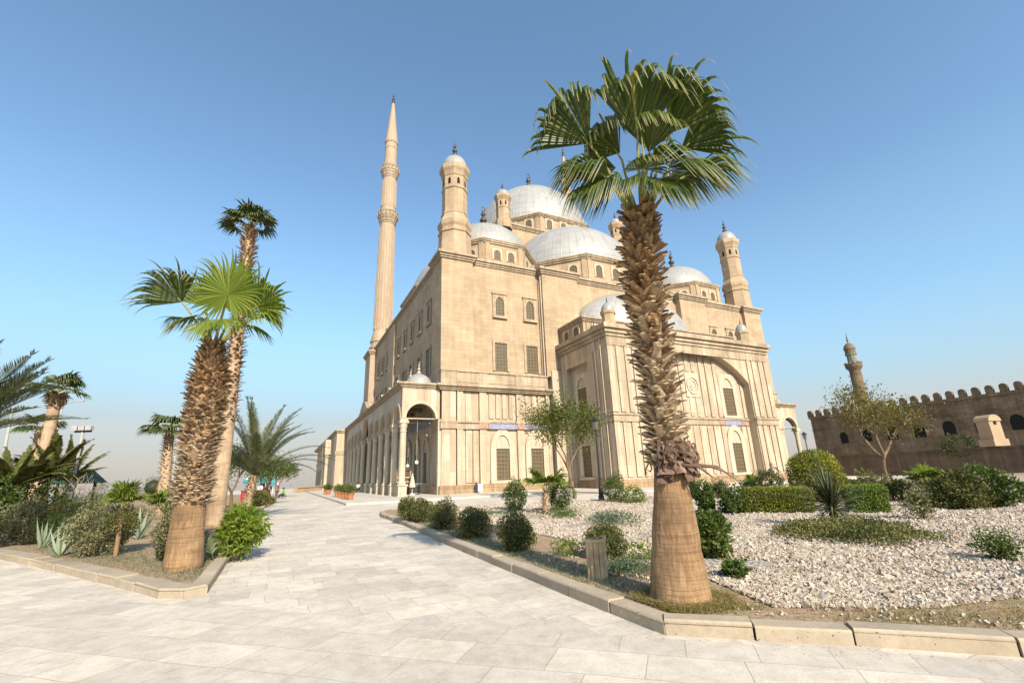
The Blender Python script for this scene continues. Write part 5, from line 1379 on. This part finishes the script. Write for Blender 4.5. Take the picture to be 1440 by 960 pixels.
# green roofed kiosk behind the bananas
p = AY(86,712,26); p[2] = gz(p[0],p[1],0); root = empty('kiosk', p, .2)
for x in (-.9,.9):
    for y in (-.8,.8):
        b = MB(); b.box(x-.05,x+.05,y-.05,y+.05,0,2.05); b.build('post', M['iron'], root)
b = MB(); b.add([(-1.3,-1.2,2.05),(1.3,-1.2,2.05),(1.3,1.2,2.05),(-1.3,1.2,2.05),(-1.05,-.2,2.75),(1.05,-.2,2.75),(1.05,.2,2.75),(-1.05,.2,2.75)], [(0,1,5,4),(1,2,6,5),(2,3,7,6),(3,0,4,7),(4,5,6,7),(3,2,1,0)]); b.build('roof', M['greenroof'], root)
b = MB(); b.box(-.8,.8,-.6,.6,0,1.0); b.box(-.88,.88,-.68,.68,1.0,1.06); b.build('counter', M['brownwood'], root)
tag(root, 'small kiosk with green hipped roof beyond the banana plants', 'kiosk')

# hanging globe lamps in the first arcade bay
for (u, v, z, lb) in ((-1.95,2.1,3.55,'white globe lamp on the nearer long rod under the arcade'),(-1.95,5.6,3.35,'white globe lamp on the farther long rod under the arcade')):
    x, y = MW(u, v); root = empty('hanging_lamp', (x,y,0)); b = MB()
    b.lathe([(.012,z+.18),(.19*.55,z+.16),(.19,z),(.19*.7,z-.14),(.02,z-.19)], n=18); b.build('globe', M['globe'], root, True)
    b = MB(); b.tube([(0,0,z+.17),(0,0,10.05)], .02, 6); b.build('rod', M['pale'], root)
    tag(root, lb, 'lamp', 'globe lamps in the arcade')
# wooden booth, folded umbrella, scooter, white box
x, y = MW(-2.6, 4.9); zb = gz(x,y,.13); root = empty('wooden_booth', (x,y,zb), BYAW); b = MB()
for X in (-.7,.7):
    for Y in (-.35,.35): b.box(X-.06,X+.06,Y-.06,Y+.06,0,2.3)
b.build('frame', M['wood'], root)
b = MB(); b.box(-.64,.64,-.3,.3,.05,2.2); b.build('body', M['brownwood'], root)
b = MB(); b.box(-.8,.8,-.45,.45,2.31,2.5); b.build('cornice', M['brownwood'], root)
for z in (.8,1.2,1.6):
    b = MB(); b.box(-.62,.62,-.34,-.305,z,z+.05); b.build('shelf', M['white'], root)
tag(root, 'dark wooden shelf booth under the near end of the arcade', 'booth')
def umbrella_closed(x, y, z, h, mat, label, k=1.):
    root = empty('folded_umbrella', (x,y,z)); b = MB(); b.lathe([(.02,h),(.05,h-.08),(.13*k,h-.5),(.24*k,h-1.1),(.27*k,h-1.3),(.05,h-1.28)], n=10); b.build('canopy', mat, root)
    b = MB(); b.lathe([(.022,0),(.022,h+.06)], n=8); b.lathe([(.25,0),(.25,.06),(.05,.1)], n=14); b.build('pole', M['white'], root); return tag(root, label, 'umbrella')
x, y = MW(-2.0, 3.3); umbrella_closed(x, y, gz(x,y,.13), 2.0, M['cream'], 'folded cream umbrella leaning by the wooden booth', 1.15)
x, y = MW(-1.25, 3.6); root = empty('scooter', (x,y,gz(x,y,.13)), BYAW+1.3)
for X in (-.55,.55):
    b = MB(); b.add([], []); pts = [(X+.22*cos(t), 0, .24+.22*sin(t)) for t in np.linspace(0,2*pi,17)]; b.tube(pts, .055, 8, cap=False); w_ = b.build('wheel', M['iron'], root)
    c = MB(); c.tube([(X,-.05,.24),(X,.05,.24)], .13, 12); c.build('hub', M['white'], w_)
b = MB(); b.tube([(-.75,0,.45),(-.5,0,.58),(-.15,0,.55),(.0,0,.3),(.3,0,.3),(.5,0,.7),(.48,0,.95)], [.08,.17,.15,.12,.11,.12,.07], 10); b.build('body', M['bluecloth'], root, True)
b = MB(); b.tube([(-.75,0,.72),(-.45,0,.78),(-.1,0,.74)], [.1,.14,.1], 10); b.build('seat', M['iron'], root, True)
b = MB(); b.tube([(.45,-.32,1.0),(.5,0,.98),(.45,.32,1.0)], .025, 8); b.build('handlebar', M['galv'], root)
b = MB(); b.tube([(.52,0,.86),(.62,0,.86)], [.07,.09], 12); b.build('headlight', M['white'], root)
tag(root, 'dark scooter parked against the wall beside the folded umbrella', 'scooter')
x, y = MW(3.35,-.85); root = empty('litter_bin', (x,y,gz(x,y,.13)), BYAW); b = MB(); b.box(-.2,.2,-.16,.16,.08,.72); b.box(-.23,.23,-.19,.19,.72,.78); b.build('bin_body', M['white'], root)
b = MB(); b.box(-.42,-.30,-.05,.05,0,.95); b.box(-.30,-.2,-.03,.03,.6,.66); b.build('post', M['iron'], root); tag(root, 'white litter bin on a dark post by the mosque wall', 'bin')

# terracotta pots along the apron edge
def pot(u, v, label, seed):
    x, y = MW(u, v); root = empty('potted_plant', (x,y,gz(x,y,.13))); b = MB()
    b.lathe([(.18,0),(.21,.05),(.29,.42),(.33,.44),(.33,.52),(.28,.52),(.26,.44),(.02,.44)], n=18); b.build('pot', M['terracotta'], root)
    P, N = blob_points(420, (.36,.36,.33), seed, rough=.3, shell=.8); P[:,2] += .48; v_, f, uu = leafcloud(P, N, .22, .05, seed, .6); np_mesh('foliage', v_, f, M['fa_mid' if seed % 2 else 'fa_tree'], uu, root)
    return tag(root, label, 'potted plant', 'terracotta pots along the pavement edge')
for i, (v, lb) in enumerate(((-.6,'nearest terracotta pot of leafy plants before the columns'),(1.6,'second nearest terracotta pot in the row of five'),(3.9,'middle terracotta pot in the row of five'),(6.4,'fourth terracotta pot from the near end of the row'),(9.2,'farthest terracotta pot of the near row of five'),(19.0,'nearer of the two terracotta pots beside the pilaster'),(22.0,'farther of the two terracotta pots beside the pilaster'))):
    pot(-8.2, v, lb, 200+i)

# parapet at the end of the path
a = AY(424,690,80); c = AY(447,690,84); b = MB()
d = nrm(V(c[0]-a[0], c[1]-a[1], 0)); n_ = V(-d[1], d[0], 0)*.4; A0 = a-d*1.5; C0 = c+d*6
for z0, z1, k in ((-.3,.75,1.),(.75,.9,1.3)):
    q = [A0-n_*k, C0-n_*k, C0+n_*k, A0+n_*k]; vs = [(p[0],p[1],gz(p[0],p[1],z0)) for p in q]+[(p[0],p[1],gz(p[0],p[1],z1)) for p in q]
    b.add(vs, [(0,3,2,1),(4,5,6,7),(0,1,5,4),(1,2,6,5),(2,3,7,6),(3,0,4,7)])
tag(b.build('parapet', M['kiosk_stone']), 'low stone parapet closing the far end of the path', 'parapet')

# people: skin-modified bodies
def skin_obj(name, V_, E_, Rr, mat, parent, sub=2):
    me = bpy.data.meshes.new(name); me.from_pydata(V_, E_, []); me.materials.append(mat); o = link(name, me, parent)
    o.modifiers.new('skin', 'SKIN'); s = me.skin_vertices[0].data if me.skin_vertices else None
    for i, r in enumerate(Rr): s[i].radius = (r, r)
    s[0].use_root = True
    sb = o.modifiers.new('sub', 'SUBSURF'); sb.levels = sub; sb.render_levels = sub
    return o
def person(loc, rz, h, pose, shirt, legs, label, hair='hair', scarf=None):
    root = empty('person', loc, rz); k = h/1.7
    if pose == 'stand':
        J = dict(pel=(0,0,.92),che=(0,0,1.25),nec=(0,0,1.46),hea=(0,-.02,1.60),lh=(.1,0,.88),lk=(.11,-.02,.48),la=(.11,.02,.08),lt=(.12,-.14,.04),rh=(-.1,0,.88),rk=(-.11,-.05,.48),ra=(-.12,-.02,.08),rt=(-.13,-.17,.04),
                 ls=(.19,0,1.40),le=(.25,.0,1.12),lw=(.24,-.12,.90),rs=(-.19,0,1.40),re=(-.25,-.02,1.12),rw=(-.2,-.18,.95))
    else:
        J = dict(pel=(0,.05,.46),che=(0,.06,.80),nec=(0,.02,1.0),hea=(0,-.02,1.15),lh=(.1,.0,.44),lk=(.15,-.42,.47),la=(.14,-.42,.08),lt=(.15,-.58,.04),rh=(-.1,.0,.44),rk=(-.15,-.42,.47),ra=(-.14,-.40,.08),rt=(-.15,-.56,.04),
                 ls=(.19,.05,.94),le=(.25,-.08,.70),lw=(.14,-.3,.55),rs=(-.19,.05,.94),re=(-.25,-.08,.70),rw=(-.14,-.3,.55))
    rad = dict(pel=.14,che=.15,nec=.055,hea=.10,lh=.09,lk=.06,la=.042,lt=.035,rh=.09,rk=.06,ra=.042,rt=.035,ls=.06,le=.042,lw=.032,rs=.06,re=.042,rw=.032)
    ks = list(J); ix = {a: i for i, a in enumerate(ks)}
    Ed = [('pel','che'),('che','nec'),('nec','hea'),('pel','lh'),('lh','lk'),('lk','la'),('la','lt'),('pel','rh'),('rh','rk'),('rk','ra'),('ra','rt'),('che','ls'),('ls','le'),('le','lw'),('che','rs'),('rs','re'),('re','rw')]
    sc = lambda q: tuple(c*k for c in q)
    skin_obj('body', [sc(J[a]) for a in ks], [(ix[a],ix[b]) for a,b in Ed], [rad[a]*k for a in ks], M['skin'], root)
    def cloth(name, keys, ed, grow, mat):
        ii = {a: i for i, a in enumerate(keys)}; skin_obj(name, [sc(J[a]) for a in keys], [(ii[a],ii[b]) for a,b in ed], [(rad[a]+grow)*k for a in keys], mat, root)
    cloth('shirt', ['pel','che','ls','le','rs','re'], [('pel','che'),('che','ls'),('ls','le'),('che','rs'),('rs','re')], .025, M[shirt])
    cloth('trousers', ['pel','lh','lk','la','rh','rk','ra'], [('pel','lh'),('lh','lk'),('lk','la'),('pel','rh'),('rh','rk'),('rk','ra')], .022, M[legs])
    b = MB(); hx = sc(J['hea']); b.lathe([(.125*k,hx[2]-.02*k),(.122*k,hx[2]+.06*k),(.08*k,hx[2]+.115*k),(.01,hx[2]+.135*k)], (hx[0],hx[1]+.025*k), 14); b.build('headscarf' if scarf else 'hair', M[scarf or hair], root, True)
    for s in (-.035,.035):
        b = MB(); b.lathe([(.004,-.012),(.011,0),(.004,.012)], n=8); b.build('eye', M['dark'], root, loc=(hx[0]+s*k, hx[1]-.098*k, hx[2]+.005))
    return tag(root, label, 'person')
p = G(376,704,0); person(p, .5, 1.68, 'stand', 'purple','bluecloth','person in purple top standing by the folded teal umbrella')
p = G(371,703,0); person(p+V(-.5,0,0), .2, 1.66, 'stand', 'white','white','person in white clothes left of the purple top')
p = G(388.5,701.5,0); person(p, -.4, 1.62, 'stand', 'greybrown','greybrown','person in brown with white headscarf on the path edge', scarf='white')
p = G(397.5,701,0); b = MB(); root = empty('stool', p); b.box(-.2,.2,-.1,.25,.38,.43); b.build('seat', M['brownwood'], root)
for sx in (-.17,.17):
    for sy in (-.07,.22): q = MB(); q.box(sx-.02,sx+.02,sy-.02,sy+.02,0,.379); q.build('leg', M['brownwood'], root)
tag(root, 'low dark stool under the person in lime green', 'stool')
person(p, -.9, 1.55, 'sit', 'limegreen','bluecloth','seated person in lime green at the edge of the path')
x, y = MW(-4.55, 20.6); z = gz(x,y,.13); root = empty('stool', (x,y,z), BYAW); b = MB(); b.box(-.2,.2,-.1,.25,.38,.43); b.build('seat', M['brownwood'], root)
for sx in (-.17,.17):
    for sy in (-.07,.22): q = MB(); q.box(sx-.02,sx+.02,sy-.02,sy+.02,0,.379); q.build('leg', M['brownwood'], root)
tag(root, 'low stool between the columns under the seated person', 'stool')
person((x,y,z), BYAW-.6, 1.7, 'sit', 'cream','bluecloth','person in cream top seated between two arcade columns')
p = G(381.5,704,0); umbrella_closed(p[0], p[1], p[2], 2.75, M['teal'], 'tall folded teal umbrella standing among the vendors', .9)
# open umbrella and stall
p = G(357,702,0); p = AY(357,702,46); p[2] = gz(p[0],p[1],BH); root = empty('parasol', p); b = MB(); n = 8; R0 = 1.15
vs = [(0,0,2.55)]; 
for r_, z in ((R0*.55,2.3),(R0,1.85),(R0,1.6)): vs += [(r_*cos(2*pi*i/n), r_*sin(2*pi*i/n), z) for i in range(n)]
b.add(vs, [(0,1+i,1+(i+1)%n) for i in range(n)]+[(1+j*n+i, 1+(j+1)*n+i, 1+(j+1)*n+(i+1)%n, 1+j*n+(i+1)%n) for j in range(2) for i in range(n)]); b.build('canopy', M['teal'], root)
b = MB()
for i, m_ in ((5,0),(6,0)):
    q = []
    for r_, z in ((R0*.62,2.262),(R0*.9,1.97)):
        for a in (2*pi*(i+.25)/n, 2*pi*(i+.75)/n): q.append((r_*.97*cos(a), r_*.97*sin(a), z-.01))
    b.add(q, [(0,1,3,2)])
b.build('white_panel', M['white'], root)
b = MB(); b.lathe([(.025,0),(.025,2.55)], n=8); b.build('pole', M['white'], root); tag(root, 'open teal umbrella with pale panels over the stall', 'umbrella')
root = empty('stall', (p[0], p[1]+.3, p[2])); b = MB(); b.box(-1.2,1.0,-.5,.5,.0,.92); b.build('counter_cloth', M['red'], root); b = MB(); b.box(-1.25,1.05,-.55,.55,.92,.97); b.build('counter_top', M['brownwood'], root)
tag(root, 'stall draped in red cloth under the open teal umbrella', 'stall')

# ================================================================== OLD FORTRESS MOSQUE ON THE RIGHT
FA = V(60.0, 95.0, 0); FD = nrm(V(.446,-.895,0)); FN = V(-.895,-.446,0)      # runs towards the viewer's right, faces the court
ang = atan2(FD[1], FD[0]); fort = empty('fortress_mosque', FA, ang)           # local x along the wall, local -y faces the court
b = MB(); FL_ = 62.; FT = 11.2
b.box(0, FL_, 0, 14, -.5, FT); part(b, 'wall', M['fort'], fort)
b = MB(); b.box(-.2, FL_, -.22, 14.2, FT+.003, FT+.45); b.box(-.1,FL_,-.1,-.001,8.9,9.05); part(b, 'ledge', M['fort'], fort)
for i in range(37):
    x = .15+1.62*i; q = MB(); w2 = .46
    pl = [(-w2,0),(-w2,.75)]+[(w2*cos(pi-pi*j/10), .75+w2*1.05*sin(pi*j/10)) for j in range(1,10)]+[(w2,.75),(w2,0)]
    vs = [(x+a, -.16, FT+.455+z) for a, z in pl]+[(x+a, .42, FT+.455+z) for a, z in pl]; n = len(pl)
    q.add(vs, [tuple(range(n))[::-1], tuple(range(n,2*n))]+[(j,(j+1)%n,n+(j+1)%n,n+j) for j in range(n)]); q.build('merlon', M['fort'], fort)
for i in range(14):
    x = 5.6+4.0*i; q = MB(); h0 = 6.0; w2 = .82 if i > 1 else .7
    pl = [(-w2,h0),(-w2,h0+1.3)]+[(w2*cos(pi-pi*j/10), h0+1.3+w2*1.15*sin(pi*j/10)) for j in range(1,10)]+[(w2,h0+1.3),(w2,h0)]
    q.add([(x+a,-.02,z) for a, z in pl], [tuple(range(len(pl)))]); 
    o = q.build('arched_opening', M['dark'], fort); r = MB()
    pl2 = [(a*1.16, z+(.12 if z > h0+.1 else 0)) for a, z in pl]; n = len(pl)
    r.add([(x+a,-.06,z) for a, z in pl]+[(x+a,-.06,z) for a, z in pl2]+[(x+a,.0,z) for a, z in pl2]+[(x+a,0,z) for a, z in pl], [f for j in range(n-1) for f in ((j,j+1,n+j+1,n+j),(n+j,n+j+1,2*n+j+1,2*n+j),(j+1,j,3*n+j,3*n+j+1))])
    r.build('opening_surround', M['fort'], o)
tag(fort, 'dark brown fortress mosque wall with round topped battlements and arched openings', 'fortress')
# its minaret, rising behind
mp = AY(1212,560,112); mp[2] = 0; root = empty('minaret', mp); kz = lambda py: AY(1207,py,112)[2]
z1, z2, z3 = kz(545), kz(516), kz(497)
b = MB(); b.lathe([(1.35,0),(1.25,z2-2.2),(1.18,z2-.9),(1.3,z2-.7),(1.68,z2-.15),(1.72,z2)], n=20); b.build('shaft', M['fort'], root)
b = MB(); b.lathe([(1.72,z2),(1.75,z2+.8),(1.62,z2+.8),(1.62,z2+.05)], n=12)
for i in range(12): a = i*pi/6; b.box(1.66*cos(a)-.18,1.66*cos(a)+.18,1.66*sin(a)-.18,1.66*sin(a)+.18,z2+.8,z2+1.15)
b.build('balcony', M['fort'], root)
b = MB(); b.lathe([(1.0,z2),(.98,z3-.5),(1.2,z3-.3),(1.2,z3)], n=10); b.build('upper_shaft', plain('green_grey_tile', (.24,.24,.17), .7, var=.5, scale=2), root)
b = MB(); b.lathe([(1.15,z3),(1.1,z3+.7),(1.28,z3+1.2),(1.1,z3+2.0),(.6,z3+2.6),(.1,z3+2.9),(.08,z3+3.4)], n=14); b.build('cap', M['fort'], root)
finial(2.2, root, (0,0,z3+3.2), .7); tag(root, 'small dark minaret with bulbous cap behind the fortress battlements', 'minaret')
# lower court wall with a little domed vent tower
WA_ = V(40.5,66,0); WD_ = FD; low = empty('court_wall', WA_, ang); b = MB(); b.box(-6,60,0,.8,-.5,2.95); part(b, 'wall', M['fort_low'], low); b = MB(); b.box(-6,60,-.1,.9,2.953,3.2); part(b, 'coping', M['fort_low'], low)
tag(low, 'long low brown wall in shade below the battlements', 'wall')
t_ = AY(1402,628,50.); xx = 0
vt = AY(1398,630,1.); dirv = nrm(V(vt[0]-0, vt[1]-0, 0)); A2 = np.array([[WD_[0], -dirv[0]],[WD_[1], -dirv[1]]]); sol = np.linalg.solve(A2, -WA_[:2]); vp_ = WA_+WD_*sol[0]+V(.36,.18,0)
kv = float(np.dot(vp_-CAM, FW))/F; root = empty('vent_tower', (vp_[0], vp_[1], 3.2), ang+1.25); kv = kv*.88; s = kv*11
b = MB(); b.box(-s*1.3,s*1.3,-s*1.05,s*1.05,0,kv*11); b.box(-s,s,-s*.9,s*.9,kv*11,kv*40); part(b, 'tower', M['kiosk_stone'], root, split=False)
b = MB(); pf = [(s*1.12*cos(t), kv*40+s*.95*sin(t)) for t in np.linspace(pi,0,13)]; n = len(pf)
b.add([(a,-s*1.05,z) for a,z in pf]+[(a,s*1.05,z) for a,z in pf], [tuple(range(n))[::-1], tuple(range(n,2*n))]+[(j,j+1,n+j+1,n+j) for j in range(n-1)]+[(n-1,0,n,2*n-1)]); b.build('hood', M['kiosk_stone'], root)
b = MB(); b.add([(-.28*s,-s*.9-.02,kv*34),(.28*s,-s*.9-.02,kv*34),(.28*s,-s*.9-.02,kv*39),(0,-s*.9-.02,kv*41),(-.28*s,-s*.9-.02,kv*39)], [(0,1,2,3,4)]); b.build('opening', M['dark'], root)
tag(root, 'little tan vent tower with arched hood on the brown wall', 'tower')
p = AY(1352,634,52); p[2] = 0; shrub('bush', (p[0], p[1], 3.0-.9), (1.9,1.5,1.25), M['fa_dark'], 2200, .18, 'dark shrub showing above the brown wall by the vent tower', 'shrub', None, 301, rough=.25)

# ================================================================== CAMERA, LIGHT, SKY
cd = bpy.data.cameras.new('camera'); cam = bpy.data.objects.new('camera', cd); COL.objects.link(cam)
from mathutils import Matrix
cd.sensor_width = 36; cd.lens = F/1440*36; cd.clip_end = 20000; cd.clip_start = .1
m = Matrix(((RT[0],UP[0],-FW[0],CAM[0]),(RT[1],UP[1],-FW[1],CAM[1]),(RT[2],UP[2],-FW[2],CAM[2]),(0,0,0,1)))
cam.matrix_world = m; scene.camera = cam
EL, AZ = R(33), R(154.6)
sd = bpy.data.lights.new('sun', 'SUN'); sd.energy = 5.0; sd.angle = R(.55); sd.color = (1, .915, .78)
so = bpy.data.objects.new('sun', sd); COL.objects.link(so)
S = V(sin(AZ)*cos(EL), cos(AZ)*cos(EL), sin(EL))
from mathutils import Vector
so.rotation_euler = Vector(S).to_track_quat('Z', 'Y').to_euler(); so.location = (60,-80,90)
w = bpy.data.worlds.new('World'); scene.world = w; w.use_nodes = True; nt = w.node_tree
bg = nt.nodes['Background']; sky = nt.nodes.new('ShaderNodeTexSky'); sky.sky_type = 'NISHITA'
sky.sun_disc = False; sky.sun_elevation = EL; sky.sun_rotation = AZ; sky.dust_density = 1.0; sky.air_density = 1.0; sky.ozone_density = 1.0; sky.altitude = 100
tc = nt.nodes.new('ShaderNodeTexCoord'); sp = nt.nodes.new('ShaderNodeSeparateXYZ'); nt.links.new(tc.outputs['Generated'], sp.inputs[0])
def cramp(stops):
    r = nt.nodes.new('ShaderNodeValToRGB'); nt.links.new(sp.outputs[2], r.inputs[0]); e = r.color_ramp.elements
    while len(e) < len(stops): e.new(.5)
    for q, (p, c) in zip(e, stops): q.position = p; q.color = (*c, 1)
    return r.outputs[0]
# dusty air low over the city, clearing with height
hz = cramp([(0,(2.85,2.6,2.3)),(.045,(3.15,3.0,2.75)),(.10,(3.05,3.3,3.3)),(.165,(2.4,3.35,3.85)),(.28,(1.85,3.15,4.1))])
fc = cramp([(0,(1,1,1)),(.12,(.95,)*3),(.17,(.8,)*3),(.28,(.35,)*3),(.5,(0,0,0))])
mx = nt.nodes.new('ShaderNodeMix'); mx.data_type = 'RGBA'; nt.links.new(fc, mx.inputs[0]); nt.links.new(hz, mx.inputs[7])
hs = nt.nodes.new('ShaderNodeMix'); hs.data_type = 'RGBA'; hs.blend_type = 'MULTIPLY'; hs.inputs[0].default_value = 1.; hs.inputs[7].default_value = (1.06,1.24,1.25,1)
nt.links.new(sky.outputs[0], hs.inputs[6]); nt.links.new(hs.outputs[2], mx.inputs[6])
nt.links.new(mx.outputs[2], bg.inputs[0]); bg.inputs[1].default_value = .15
scene.view_settings.view_transform = 'Standard'; scene.view_settings.look = 'None'
scene.view_settings.exposure = .43; scene.view_settings.gamma = 1.; scene.view_settings.use_curve_mapping = False
scene.render.engine = 'CYCLES'; scene.cycles.diffuse_bounces = 1
